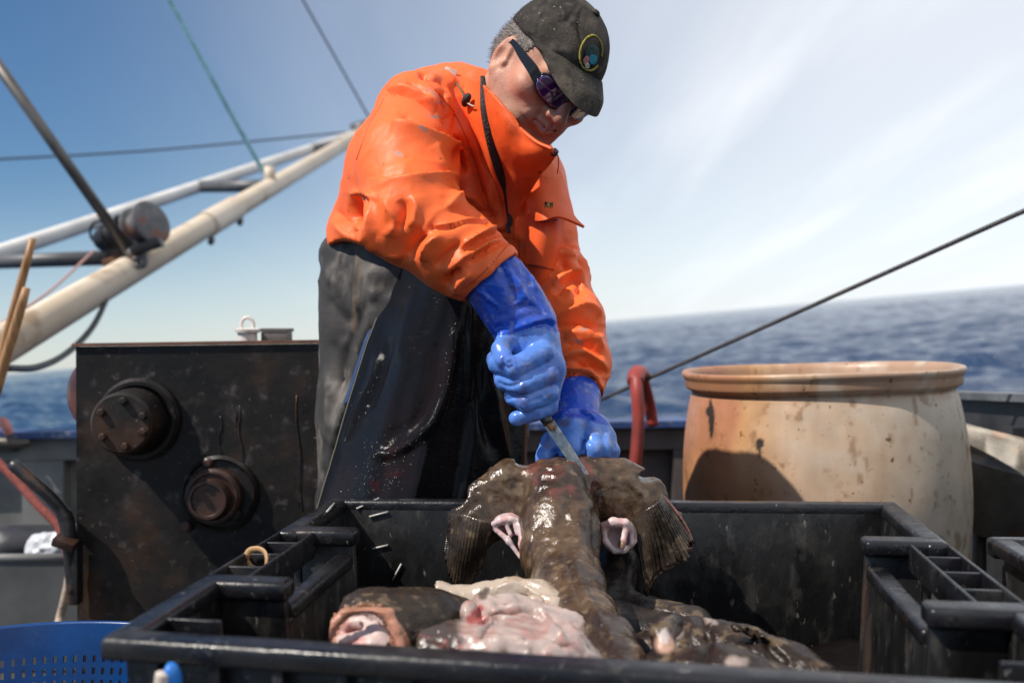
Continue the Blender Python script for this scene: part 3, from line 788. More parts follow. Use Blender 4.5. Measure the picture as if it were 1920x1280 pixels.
# ---- red hose bent over the far rail
M_red = mat('faded_red_rubber', (0.30, 0.042, 0.03), 0.5, var=0.4, vscale=9, bump=0.15, bscale=30)
rh = thing('fender_hose', 'flattened red rubber hose bent over the rail beside the barrel', 'hose', P(1195, 900, 2.9))
pts = spline([P(1181, 920, 2.86), P(1192, 860, 2.86), P(1197, 790, 2.87), P(1194, 735, 2.88), P(1192, 712, 2.90)], 26)
mk('front_leg', tube(pts, 0.0255, 16, True, 0.72), M_red, rh)
mk('bend', tube(spline([P(1192, 716, 2.895), P(1193, 704, 2.92), P(1198, 698, 2.96), P(1206, 706, 3.02)], 14), [0.0262] * 14, 14, True, 0.85), M_red, rh)
mk('back_leg', tube(spline([P(1203, 704, 2.98), P(1212, 735, 3.02), P(1219, 765, 3.05), P(1224, 798, 3.06)], 14), 0.019, 14, True, 0.7), M_red, rh)

# ---- white barrel cut open
BD = 2.17; kb = BD / FPX
bc = P(1536, 690, BD); br = 255 * kb
def colour_barrel(V):
    pp, d = proj(V)
    h = bc[2] - V[:, 2]
    c = np.tile(np.array([0.52, 0.43, 0.335]), (len(V), 1))
    n1 = fbm(V, 0.12, 4, 2); n2 = fbm(V * [1, 1, 0.6], 0.03, 4, 8)
    sideL = sst(1530, 1380, pp[:, 0] + 90 * n1)
    n3 = fbm(V * [1, 1, 0.12], 0.035, 4, 15)
    ochre = np.clip(sideL * 0.9 + 0.42 * sst(-0.1, 0.45, n1 + 0.3 * fbm(V, .05, 4, 35)), 0, 1)
    c += ochre[:, None] * (np.array([0.47, 0.235, 0.085]) - c) * 0.85
    # redder left of a wavy upright line, then ochre low on the left
    st = sst(15, -15, pp[:, 0] - (1372 + 22 * n1 * 1.5 + 6 * np.sin(pp[:, 1] * 0.05))) 
    c += st[:, None] * (np.array([0.42, 0.175, 0.10]) - c) * 0.8
    bot = sst(820, 930, pp[:, 1] + 60 * n1) * sst(1640, 1400, pp[:, 0])
    c += bot[:, None] * (np.array([0.42, 0.20, 0.075]) - c) * 0.55
    gy = sst(1640, 1790, pp[:, 0] + 50 * n1)
    c += gy[:, None] * (np.array([0.46, 0.41, 0.33]) - c) * 0.7
    c *= (1 + 0.16 * fbm(V, .045, 4, 33) + .14 * n2)[:, None]
    rim = sst(.075, .03, h) * sst(-.2, .3, fbm(V, .05, 3, 21) + .35)
    c += rim[:, None] * (np.array([.34, .17, .09]) - c) * .65
    drip = .25 * sst(.2, .5, fbm(V * [1, 1, .06], .022, 3, 25)) * sst(.02, .10, h) * sst(.42, .1, h)
    c += drip[:, None] * (np.array([.33, .15, .06]) - c) * .55
    sp = sst(0.40, 0.6, fbm(V * [1, 1, .5], 0.018, 3, 77) + .15 * fbm(V, .09, 2, 5))
    c += sp[:, None] * (np.array([0.20, 0.10, 0.035]) - c) * 0.6
    for (x, y, w, hh) in ((1333, 785, 6, 42), (1331, 772, 9, 12), (1424, 840, 5, 20), (1426, 830, 8, 10)):
        q = np.hypot((pp[:, 0] - x + 3 * n2) / w, (pp[:, 1] - y) / hh)
        c += sst(1.05, 0.75, q)[:, None] * (np.array([0.035, 0.025, 0.02]) - c)
    ins = sst(0.01, 0.03, br * 0.93 - np.hypot(V[:, 0] - bc[0], V[:, 1] - bc[1])) * sst(-0.02, -0.015, -h)
    return np.clip(c, 0.01, 0.9)
def barrel():
    prof = [(0.0, -0.80), (0.24, -0.80), (0.255, -0.79)]
    prof += [(r_, h_) for r_, h_ in spline([(0.262, -0.76), (0.280, -0.55), (0.294, -0.36), (0.2985, -0.26), (0.2935, -0.16), (0.2825, -0.085), (0.2755, -0.052)], 90)]
    prof += [(0.272, -0.046), (0.275, -0.041), (0.2845, -0.036), (0.2872, -0.030), (0.2868, -0.019), (0.2885, -0.014), (0.2925, -0.009), (0.2935, -0.003), (0.2915, 0.0010), (0.284, 0.0015), (0.2775, -0.002), (0.272, -0.012)]
    prof += [(r_, h_) for r_, h_ in spline([(0.266, -0.05), (0.276, -0.09), (0.286, -0.2), (0.288, -0.3)], 24)] + [(0.25, -0.75), (0.0, -0.76)]
    prof = np.array(prof); prof[:, 0] *= br / 0.296
    prof = np.concatenate([prof[:3], spline(prof[3:93], 150), prof[93:]])
    V, F = lathe(prof, 340, (0, 0, 0))
    a = np.arctan2(V[:, 1], V[:, 0])
    wob = 1 + 0.006 * np.sin(2 * a + 1) + 0.003 * np.sin(5 * a)
    V[:, 0] *= wob; V[:, 1] *= wob
    V[:, 2] += 0.0018 * np.sin(3 * a + .5) * sst(-0.1, 0, V[:, 2])
    t = R(1.9); V = V @ np.array([[math.cos(t), 0, math.sin(t)], [0, 1, 0], [-math.sin(t), 0, math.cos(t)]])
    return V + bc, F
M_bar = mat('stained_white_plastic', attr=True, rough=0.42, bump=0.15, bscale=30, rvar=0.1, vscale=14, spec=0.4, spots=[((0.10, 0.045, 0.018), 55, 0.64, 0.70, 0.85), ((0.17, 0.08, 0.03), 22, 0.60, 0.72, 0.6), ((0.06, 0.03, 0.015), 120, 0.66, 0.70, 0.7)])
V, F = barrel()
V[:, 2] = np.where(V[:, 2] < DZ + 0.01, DZ + 0.004, V[:, 2])
o = mk('barrel', (V, F), M_bar, col=colour_barrel(V), base=[bc[0], bc[1], DZ])
tag(o, 'open white plastic barrel with orange rust stains behind the crate', 'barrel')
# ================================================================ CRATES
M_crate = mat('wet_black_plastic', (0.009, 0.009, 0.011), 0.32, var=0.5, vscale=9, bump=0.35, bscale=55, spec=0.42, rvar=0.12,
              spots=[((0.06, 0.057, 0.052), 16, 0.54, 0.75, 0.45), ((0.10, 0.095, 0.085), 40, 0.60, 0.72, 0.5), ((0.18, 0.17, 0.155), 90, 0.65, 0.72, 0.7), ((0.09, 0.05, 0.035), 6, 0.60, 0.72, 0.35)], bump2=[(0.25, 260, 0.0015)])
M_crate_in = mat('scuffed_black_plastic', (0.010, 0.010, 0.010), 0.36, var=0.6, vscale=10, bump=0.4, bscale=50, spec=0.5, rvar=0.14,
                 spots=[((0.060, 0.056, 0.048), 14, 0.52, 0.74, 0.45, 1), ((0.07, 0.066, 0.06), 30, 0.54, 0.68, 0.5), ((0.20, 0.19, 0.17), 85, 0.64, 0.72, 0.7), ((0.10, 0.06, 0.04), 7, 0.60, 0.70, 0.4)], stretch=(1, 1, 0.45))
CW, CD, CH = 0.85, 0.68, 0.335
RZ = 0.747
CBL, CBR, CFL, CFR = np.array([-0.272, 1.50]), np.array([0.566, 1.465]), np.array([-0.340, 0.815]), np.array([0.44, 0.668])
def crate_map(V, shift=(0, 0, 0)):
    V = np.asarray(V, float)
    w = -V[:, 2]                                             # depth below the rim
    s = (V[:, 0] - CW / 2) * (1 - 0.16 * np.clip(w - 0.03, 0, 1)) / CW + 0.5
    t = (V[:, 1] - CD / 2) * (1 - 0.16 * np.clip(w - 0.03, 0, 1)) / CD + 0.5
    fr = CFL[None] + (CFR - CFL)[None] * s[:, None]; bk = CBL[None] + (CBR - CBL)[None] * s[:, None]
    xy = fr + (bk - fr) * t[:, None]
    return np.stack([xy[:, 0], xy[:, 1], RZ - w], 1) + np.asarray(shift)
def make_crate(label, group):
    base = np.array([0.1, 1.13, RZ - CH])
    c = thing('crate', label, 'crate', base, group)
    def b(name, x0, x1, y0, y1, z0, z1, bev=0.004, m=M_crate):
        bm = bmesh.new(); bmesh.ops.create_cube(bm, size=1.0)
        for v in bm.verts: v.co = Vector(((x0 + x1) / 2 + v.co.x * (x1 - x0), (y0 + y1) / 2 + v.co.y * (y1 - y0), (z0 + z1) / 2 + v.co.z * (z1 - z0)))
        # subdivide long boxes a little so the taper stays smooth
        if bev: bmesh.ops.bevel(bm, geom=list(bm.edges), offset=bev, segments=3, affect='EDGES', profile=0.5)
        bm.verts.ensure_lookup_table()
        V = np.array([v.co[:] for v in bm.verts]); F = [tuple(v.index for v in f.verts) for f in bm.faces]; bm.free()
        return mk(name, (crate_map(V), F), m, c, sharp=50)
    T = 0.011; RB = 0.027; RHT = 0.020
    b('floor', 0.03, CW - 0.03, 0.03, CD - 0.03, -CH, -CH + 0.014, 0.003)
    b('front_wall', RB - T, CW - RB + T, RB - T, RB, -CH, -0.012, 0.002)
    b('back_wall', RB - T, CW - RB + T, CD - RB, CD - RB + T, -CH, -0.012, 0.002, M_crate_in)
    b('rim', 0, CW, 0.0, RB + 0.002, -RHT, 0, 0.006)
    b('rim', 0, CW, CD - RB, CD, -RHT * 1.2, 0, 0.006)
    n0, n1, ins, dip = 0.30 * CD, 0.655 * CD, 0.072, 0.028
    for sd in (0, 1):
        X = (lambda a: a) if sd == 0 else (lambda a: CW - a)
        def bx(name, a0, a1, *r, **k):
            p, q = X(a0), X(a1); return b(name, min(p, q), max(p, q), *r, **k)
        mi = M_crate_in
        # outer stretches of the side wall, then the stretch set inwards as a hand hold
        bx('side_wall', RB - T, RB, 0.02, n0, -CH, -0.012, bev=0.002, m=mi)
        bx('side_wall', RB - T, RB, n1, CD - 0.02, -CH, -0.012, bev=0.002, m=mi)
        bx('hand_hold', RB + ins - T, RB + ins, n0 + 0.004, n1 - 0.004, -CH, -dip - 0.014, bev=0.002, m=mi)
        bx('hand_hold_rim', RB + ins - 0.022, RB + ins + 0.003, n0 + 0.010, n1 - 0.010, -dip - 0.018, -dip, bev=0.006)
        bx('step_wall', RB, RB + ins, n0 - T, n0, -CH, -0.012, bev=0.002, m=mi)
        bx('step_wall', RB, RB + ins, n1, n1 + T, -CH, -0.012, bev=0.002, m=mi)
        bx('rim', 0.0, RB + 0.002, 0.001, n0 + 0.014, -RHT, -0.0005, bev=0.006)
        bx('rim', 0.0, RB + 0.002, n1 - 0.014, CD - 0.001, -RHT, -0.0005, bev=0.006)
        bx('rim', 0.004, RB + ins + 0.004, n0 - 0.020, n0 + 0.012, -RHT, 0.0006, bev=0.006)
        bx('rim', 0.004, RB + ins + 0.004, n1 - 0.012, n1 + 0.020, -RHT, 0.0006, bev=0.006)
        for a in (0.001, 0.046):
            bx('rail', a, a + 0.0045, n0 + 0.010, n1 - 0.010, -0.034, -0.002, bev=0.0015)
        for k in range(1, 4):
            y = n0 + (n1 - n0) * k / 4
            bx('rail_rib', 0.0055, 0.046, y - 0.0025, y + 0.0025, -0.034, -0.004, bev=0.001)
        # corner gussets
        bx('gusset', RB, RB + 0.055, RB + 0.045, RB + 0.050, -0.075, -0.004, bev=0.0015)
    for k in range(14):
        x = 0.05 + k * (CW - 0.1) / 13
        b('rib', x - 0.005, x + 0.005, 0.004, RB - T, -0.075, -RHT + .001, 0.0015)
    b('lower_flange', 0.01, CW - 0.01, 0.003, RB - T, -0.09, -0.074, 0.003)
    for k in range(9):
        x = 0.06 + k * (CW - 0.12) / 8
        b('rib', x - 0.004, x + 0.004, CD - RB + T, CD - 0.003, -0.09, -RHT, 0.001)
    return c
crate = make_crate('big wet black fish crate in front, holding the heap of monkfish', 'black plastic fish crates')
def copy_tree(o, loc, label):
    r = o.copy(); COL.objects.link(r); r.location = loc; r['label'] = label
    for ch_ in list(o.children):
        q = ch_.copy(); COL.objects.link(q); q.parent = r
    return r
b0 = Vector(crate.location)
side_c = copy_tree(crate, b0 + Vector((0.862, -0.262, -0.004)), 'black crate just showing its corner at the right edge')
low_c = copy_tree(crate, b0 + Vector((0.0, 0.0, -CH - 0.002)), 'black crate underneath, carrying the fish-filled crate')
low2 = copy_tree(side_c, b0 + Vector((0.862, -0.262, -CH - 0.006)), 'black crate underneath, carrying the crate at the right edge')

# little plastic sticks
M_stick = mat('white_stick_plastic', (0.45, 0.43, 0.40), 0.4)
bpy.context.view_layer.update()
def scene_hit(px, py, lift=.002):
    q = P(px, py, 1.0) - CAM; q /= np.linalg.norm(q)
    ok, loc, nr, *_ = SC.ray_cast(bpy.context.evaluated_depsgraph_get(), Vector(CAM), Vector(q))
    return np.array(loc) + np.array(nr) * lift
for (a, bq, lab) in (((611, 961), (627, 946), 'white plastic stick lying on the crate corner, leftmost of all'),
                     ((669, 953), (711, 936), 'longest white plastic stick, on the back rim of the crate'),
                     ((693, 968), (728, 959), 'white plastic stick just below the longest one'),
                     ((699, 1028), (728, 1021), 'white plastic stick in the shade low on the back wall'),
                     ((737, 1086), (753, 1056), 'upright white plastic stick against the back wall')):
    o = mk('plastic_stick', tube([scene_hit(*a), scene_hit(*bq)], 0.0016, 8), M_stick); tag(o, lab, 'stick', 'white plastic sticks in the crate')
# rubber band round the left rails
pts = spline([P(462, 1041, 1.135), P(470, 1031, 1.135), P(486, 1029, 1.13), P(497, 1036, 1.125), P(500, 1050, 1.12), P(497, 1066, 1.12), P(490, 1072, 1.13), P(470, 1062, 1.14), P(462, 1050, 1.14), P(462, 1041, 1.135)], 50)
o = mk('rubber_band', tube(pts, 0.0017, 8, True, 2.2), mat('tan_rubber', (0.48, 0.28, 0.13), 0.6)); tag(o, 'tan rubber band looped round the left crate rail', 'rubber band')

# ---- blue basket at the lower left
M_blue = mat('blue_basket_plastic', (0.003, 0.052, 0.20), 0.35, var=0.25, vscale=9, bump=0.15, bscale=40, rvar=0.08)
bk = thing('basket', 'round blue plastic basket with slotted sides beside the crate', 'basket', (-0.62, 1.17, 0.20))
def basket():
    n = 390; rt, rb, zt_, zb = 0.302, 0.240, 0.566, 0.22
    hs_ = [zt_ - 0.002, zt_ - 0.030, zt_ - 0.046]
    for k in range(9): hs_ += [hs_[-1] - .0095, hs_[-1] - .0170]
    hs_ += [zb]; holes = set(range(2, 20, 2))
    a = np.linspace(0, 2 * np.pi, n, endpoint=False)
    V = []
    for h in hs_:
        r = rb + (rt - rb) * (h - zb) / (zt_ - zb)
        V.append(np.stack([-0.62 + r * np.cos(a), 1.17 + r * np.sin(a), np.full(n, h)], 1))
    V = np.concatenate(V); F = []
    for i in range(len(hs_) - 1):
        for j in range(n):
            if i in holes and j % 3 == 0: continue
            F.append((i * n + j, i * n + (j + 1) % n, (i + 1) * n + (j + 1) % n, (i + 1) * n + j))
    return V, F
o = mk('side_wall', basket(), M_blue, bk, smooth=False)
md = o.modifiers.new('thickness', 'SOLIDIFY'); md.thickness = 0.004; md.offset = 0
mk('rim', lathe([(0.2995, -0.008), (0.3005, -0.001), (0.303, 0.0015), (0.307, 0.001), (0.309, -0.003), (0.309, -0.014), (0.307, -0.015), (0.3055, -0.006), (0.304, -0.008)], 160, (-0.62, 1.17, 0.566), closed=True), M_blue, bk)
mk('bottom', lathe([(0, 0), (0.238, 0), (0.238, 0.008), (0, 0.008)], 60, (-0.62, 1.17, 0.215)), M_blue, bk)
st = thing('stool', 'dark stool under the blue basket', 'stool', (-0.62, 1.17, DZ))
mk('seat', lathe([(0, 0), (0.2, 0), (0.2, 0.02), (0, 0.02)], 24, (-0.62, 1.17, 0.193)), M_dark, st)
for k in range(4):
    a = math.pi / 4 + k * math.pi / 2
    mk('leg', tube([[-0.62 + .15 * math.cos(a), 1.17 + .15 * math.sin(a), 0.194], [-0.62 + .17 * math.cos(a), 1.17 + .17 * math.sin(a), DZ]], 0.015, 8), M_dark, st)
br_ = thing('scrub_brush', 'blue and white brush handle sticking up beside the crate corner', 'brush', P(312, 1300, 0.785))
mk('handle', tube(spline([P(322, 1330, .785) * [1, 1, 0] + [0, 0, DZ], P(322, 1500, .785), P(322, 1330, .785), P(323, 1275, .785), P(318, 1257, .785), P(309, 1253, .785)], 16), [0.0075] * 13 + [.0068, .0055, .002], 14), mat('bright_blue_plastic', (0.02, 0.17, 0.55), 0.4), br_)
mk('white_strip', tube(spline([P(304, 1330, .780), P(304, 1275, .780), P(307, 1258, .780)], 12), [0.006] * 10 + [0.005, 0.003], 12), mat('cream_plastic', (0.55, 0.47, 0.4), 0.5), br_)
# ================================================================ THE MAN
def K(px, py, d, r): return (P(px, py, d), r * d / FPX)
man = thing('person', 'man in orange oilskin jacket bending over the fish with a knife', 'person', P(800, 1200, 1.85) * [1, 1, 0] + [0, 0, DZ])

# ---- head: axes of the head (his left, up, forward) as seen: turned to the right and bowed
HC = P(1011.7, 142.8, 1.50)
def vec(r, u, t): return RT * r + UP * u - FW * t
HL, HU, HF = vec(0.7333, -0.2726, -0.6228), vec(0.6241, 0.6333, 0.4577), vec(0.2697, -0.7243, 0.6345)
HM = np.stack([HL, HU, HF], 1)
def h(l, u, f): return HC + HM @ np.array([l, u, f])
def hl(V): return (V - HC) @ HM                            # world -> head coordinates
S_ = 0.97
fl = Field(HC - [0.24, 0.17, 0.30], HC + [0.16, 0.20, 0.16], 0.0022)
fl.ell(h(0, .035, -.008), (.0700, .083, .087), HM)
fl.ell(h(0, -.022, .036), (.057, .060, .052), HM, 0.03)
for s in (-1, 1):
    fl.cone(h(.053 * s, -.030, .005), h(.020 * s, -.070, .066), .020, .017, .022)
    fl.ell(h(.045 * s, -.002, .058), (.021, .017, .021), HM, .02)
    fl.cone(h(.028 * s, -.028, .078), h(.036 * s, -.055, .060), .011, .012, .018)
fl.ell(h(0, -.072, .078), (.021, .016, .015), HM, .014)
fl.cone(h(-.042, .040, .074), h(.042, .040, .074), .012, .012, .014)
fl.cone(h(0, .030, .086), h(0, -.001, .106), .0090, .0100, .010)
fl.ell(h(0, -.004, .107), (.0108, .0090, .0100), HM, .006)
for s in (-1, 1):
    fl.ell(h(.0125 * s, -.0070, .096), (.0085, .0080, .0105), HM, .005)
    fl.ell(h(.0072 * s, -.0138, .1005), (.0034, .0036, .0048), HM, .002, 's')
fl.cone(h(0, -.014, .090), h(0, -.027, .0930), .009, .009, .009)          # upper lip base
for (l0, l1) in ((-1, 0), (0, 1)):
    fl.cone(h(.021 * l0, -.0270, .0850), h(.021 * l1, -.0270, .0850) if l1 else h(0, -.0245, .0965), .0046, .0050, .005) if l0 else fl.cone(h(0, -.0245, .0965), h(.021, -.0270, .0850), .0050, .0046, .005)
fl.chain([(h(-.020, -.0315, .0850), .0045), (h(0, -.0345, .0955), .0062), (h(.020, -.0315, .0850), .0045)], .005)
fl.chain([(h(-.025, -.0288, .0860), .0016), (h(-.008, -.0288, .0985), .0022), (h(.008, -.0288, .0985), .0022), (h(.025, -.0288, .0860), .0016)], .002, op='s')
# neck down into the jacket, shoulders under it
fl.chain([(h(0, -.010, -.036), .054), K(950, 205, 1.60, 58), K(922, 270, 1.67, 62), K(880, 340, 1.72, 90)], .03)
# ears
for s in (-1, 1):
    em = HM @ np.array([[math.cos(.28 * s), 0, -math.sin(.28 * s)], [0, 1, 0], [math.sin(.28 * s), 0, math.cos(.28 * s)]])
    ec = h(.0720 * s, .000, -.006)
    fl.ell(ec, (.0065, .0285, .0145), em, .006)
    fl.ell(ec + em @ np.array([.0075 * s, -.003, .003]), (.0070, .0165, .0095), em, .003, 's')
    fl.ell(ec + em @ np.array([.0075 * s, .014, -.001]), (.0050, .0095, .0110), em, .003, 's')
    fl.ell(ec + em @ np.array([.0015 * s, -.008, .0155]), (.0055, .006, .0045), em, .004)
    fl.ell(ec + em @ np.array([.0010 * s, -.027, .006]), (.0065, .0085, .0085), em, .005)
V, F = fl.mesh(2)
Z = lambda X, Y: (880 + X / 4.2667, Y / 4.2667)
V = sculpt(V, F, [
    ([Z(640, 880), Z(575, 900), Z(530, 960), Z(510, 1020)], -.0012, 4.5, 3),     # fold from nose to mouth
    ([Z(420, 870), Z(480, 860), Z(540, 850)], -.0008, 3, 4),
    ([Z(400, 900), Z(440, 960), Z(470, 1040)], -.0012, 4, 4),
    ([Z(380, 920), Z(420, 1000)], .0010, 5, 5),
    ([Z(215, 640), Z(205, 700), Z(240, 800)], -.0010, 3, 5)])
q = hl(V)
c = np.tile(np.array([0.58, 0.305, 0.205]), (len(V), 1))
n = fbm(V, .03, 4, 3)
red = np.exp(-(((np.abs(q[:, 0]) - .045) / .03) ** 2 + ((q[:, 1] + .005) / .03) ** 2)) * (q[:, 2] > .02) + 0.9 * np.exp(-((q[:, 0] / .02) ** 2 + ((q[:, 1] + .004) / .02) ** 2 + ((q[:, 2] - .107) / .03) ** 2)) + 0.9 * sst(.070, .082, np.abs(q[:, 0])) * (q[:, 2] < .02)
c += np.clip(red, 0, 1)[:, None] * (np.array([0.52, 0.17, 0.10]) - c) * 0.6
beard = sst(-.018, -.032, q[:, 1]) * sst(-.01, .03, q[:, 2]) * (0.7 + 0.6 * n)
c += np.clip(beard, 0, 1)[:, None] * (np.array([0.33, 0.20, 0.15]) - c) * 0.28
lip = np.exp(-((q[:, 1] + .0300) / .0055) ** 2) * sst(.026, .018, np.abs(q[:, 0])) * sst(.078, .088, q[:, 2])
c += lip[:, None] * (np.array([0.42, 0.14, 0.11]) - c) * 0.7
sp = sst(.35, .55, fbm(V, .007, 2, 12)); c += sp[:, None] * (np.array([0.36, 0.16, 0.10]) - c) * 0.35
c *= (1 + 0.14 * n)[:, None]
M_skin = mat('weathered_skin', attr=True, rough=0.48, sss=0.10, bump=0.25, bscale=420, spec=0.4, bump2=[(0.2, 120, 0.002)])
mk('body', (V, F), M_skin, man, col=np.clip(c, .01, .9))

# ---- short grey hair below the cap
fl = Field(HC - [0.14, 0.14, 0.14], HC + [0.14, 0.14, 0.14], 0.0030)
fl.ell(h(0, .035, -.008), (.0718, .085, .0892), HM)
fl.ell(h(0, -.01, -.045), (.058, .05, .05), HM, .03)
Vh, Fh = fl.mesh(1)
qh = hl(Vh); N = normals(Vh, Fh)
front = 0.030 + 0.25 * np.maximum(qh[:, 1] - .03, 0)
keep = (qh[:, 2] < front) & (qh[:, 1] > np.where(qh[:, 2] < -.022, -.050 - 0.3 * (qh[:, 2] + .022), .022)) & (qh[:, 1] < .10)
fk = keep[Fh].all(1)
used = np.unique(Fh[fk]); mp_ = np.full(len(Vh), -1); mp_[used] = np.arange(len(used))
base_hair = (Vh[used], [tuple(mp_[i] for i in f) for f in Fh[fk]])
rng = np.random.RandomState(5)
pick = rng.choice(used, 5200)
st = Vh[pick] + rng.normal(0, .0010, (len(pick), 3)); dn = N[pick] * 0.75 - HU[None] * 0.35 - HF[None] * 0.35 + rng.normal(0, .22, (len(pick), 3))
dn /= np.linalg.norm(dn, axis=1)[:, None]; ln = rng.uniform(.003, .0085, len(pick))
sd = np.cross(dn, rng.normal(size=dn.shape)); sd /= np.linalg.norm(sd, axis=1)[:, None]
a, b_, t_ = st - sd * .00030, st + sd * .00030, st + dn * ln[:, None]
Vs = np.stack([a, b_, t_], 1).reshape(-1, 3); Fs = [(3 * i, 3 * i + 1, 3 * i + 2) for i in range(len(pick))]
M_hair = mat('grey_hair', (0.20, 0.165, 0.14), 0.6, var=0.6, vscale=160, bump=0.5, bscale=600)
mk('hair', join(base_hair, (Vs, Fs)), M_hair, man)

# ---- cap
M_cap = mat('dusty_black_cotton', (0.030, 0.026, 0.022), 0.85, var=0.5, vscale=30, bump=0.35, bscale=300, spec=0.25,
            spots=[((0.13, 0.105, 0.08), 12, 0.44, 0.70, 0.8), ((0.09, 0.075, 0.06), 60, 0.52, 0.66, 0.6), ((0.012, 0.010, 0.010), 30, 0.52, 0.66, 0.7), ((0.42, 0.39, 0.35), 140, 0.66, 0.72, 0.7)])
fl = Field(HC - [0.15, 0.15, 0.13], HC + [0.16, 0.16, 0.17], 0.0025)
fl.ell(h(0, .037, -.008), (.0760, .0885, .0905), HM)
# rim: cut along a sloping plane; higher over the ears' front, lower at the back
fl.half(h(0, .047, .02), -(HU * 0.985 + HF * 0.17 * -1))
fl.ell(h(0, .030, -.008), (.0730, .081, .0875), HM, 0, 's')
V, F = fl.mesh(1)
V = sculpt(V, F, [
    ([Z(880, 30), Z(830, 90), Z(800, 140), Z(780, 190)], -.0035, 7, 4), ([Z(840, 70), Z(800, 110)], .003, 6, 6),
    ([Z(900, 60), Z(875, 200), Z(890, 330), Z(930, 480)], -.0022, 3, 3),
    ([Z(620, 60), Z(560, 180), Z(540, 300)], -.0016, 3, 3), ([Z(960, 180), Z(1010, 260), Z(1040, 360)], .0022, 8, 8),
    ([Z(430, 40), Z(470, 120), Z(440, 190)], .0022, 8, 10), ([Z(620, 420), Z(720, 400), Z(820, 440)], .002, 9, 9)])
N = normals(V, F); V = V + N * (0.0016 * fbm(V, .035, 3, 9))[:, None]
capo = mk('cap', (V, F), M_cap, man)
# bill
g = []
for v in np.linspace(0, 1, 16):
    row = []
    for t in np.linspace(-1, 1, 33):
        l = .0740 * t * (1 - 0.22 * v * v)
        f0 = -.008 + .0905 * math.sqrt(max(0, 1 - (l / .0785) ** 2))
        out = .067 * v * (1 - abs(t) ** 2.4) ** 0.66 - .004
        u = .063 - 2.6 * l * l - 0.10 * out - 1.2 * out * out - (max(out, 0) / .067) * 5.5 * l * l - .016 * max(0, (v - .72) / .28) ** 2 * (1 - abs(t) ** 2)
        row.append(h(l, u, f0 - .004 + out))
    g.append(row)
mk('bill', sheet(np.array(g), 0.0035), M_cap, capo, sharp=60)
mk('button', lathe([(0, .004), (.004, .0035), (.0065, .001), (.007, -.001), (0, -.001)], 14, h(0, .1255, .006), HU), M_cap, capo)
# embroidered badge: rings of thread on the front of the crown
def on_cap(l, u, up_=0.0008):
    k = 1 - (l / .0760) ** 2 - ((u - .037) / .0885) ** 2
    f = -.008 + .0905 * math.sqrt(max(k, .02))
    nn = np.array([l / .0760 ** 2, (u - .037) / .0885 ** 2, (f + .008) / .0905 ** 2]); nn /= np.linalg.norm(nn)
    return h(l, u, f + .0012) + HM @ nn * up_
def patch(l0, u0, rl, ru, lift, m, name):
    rows = [[on_cap(l0 + rl * r * math.cos(a), u0 + ru * r * math.sin(a), lift) for a in np.linspace(0, 2 * math.pi, 25)] for r in np.linspace(0.02, 1, 5)]
    mk(name, sheet(np.array(rows), 0.0006), m, capo)
thr = lambda nm, c: mat(nm, c, 0.8, var=0.5, vscale=300, bump=0.8, bscale=500)
lb, ub = -.002, .088
pts = [on_cap(lb + .0195 * math.cos(a), ub + .0195 * math.sin(a), .001) for a in np.linspace(0.2, 5.9, 40)]
mk('badge_ring', tube(pts, .0016, 6), thr('yellow_thread', (0.42, 0.36, 0.06)), capo)
patch(lb + .001, ub - .001, .0125, .0120, .0012, thr('dark_green_thread', (0.03, 0.07, 0.06)), 'badge_field')
patch(lb + .004, ub - .0045, .0075, .0060, .0022, thr('teal_thread', (0.02, 0.30, 0.40)), 'badge_teal')
patch(lb - .006, ub - .010, .0045, .0055, .0024, thr('pink_thread', (0.55, 0.20, 0.18)), 'badge_pink')
patch(lb - .001, ub - .0145, .004, .0035, .0026, thr('white_thread', (0.6, 0.58, 0.55)), 'badge_white')

# ---- sunglasses
M_frame = mat('black_gloss_frame', (0.012, 0.012, 0.013), 0.22)
M_lens = mat('mirror_lens', (0.020, 0.008, 0.075), 0.06, col2=(0.075, 0.01, 0.10), var=0.8, vscale=55, spec=1.0, coat=1.0)
gl = None
def lens_grid(s, grow, off):
    rows = []
    for r in np.linspace(0.02, 1, 7):
        row = []
        for a in np.linspace(0, 2 * math.pi, 41):
            ca, sa = math.cos(a), math.sin(a)
            ex = abs(ca) ** 0.8 * (1 if ca > 0 else -1) * (.0240 + grow); ey = abs(sa) ** 0.8 * (1 if sa > 0 else -1) * (.0152 + grow)
            l = .0290 + r * ex + 0.0; u = .0200 + r * ey + .10 * r * ex
            ff = .0985 + off - 7.0 * max(l, 0) ** 2 - 1.2 * (u - .02) ** 2
            row.append(h(s * l, u, ff))
        rows.append(row)
    return np.array(rows) if s > 0 else np.array(rows)[:, ::-1]
frm = []
for s in (-1, 1):
    ring_ = lens_grid(s, .0015, 0)[-1]
    frm.append(tube(ring_, .0026, 8))
gl = mk('sunglasses', join(*frm, tube(spline([h(-.008, .024, .099), h(0, .027, .1005), h(.008, .024, .099)], 8), .0032, 8)), M_frame, man)
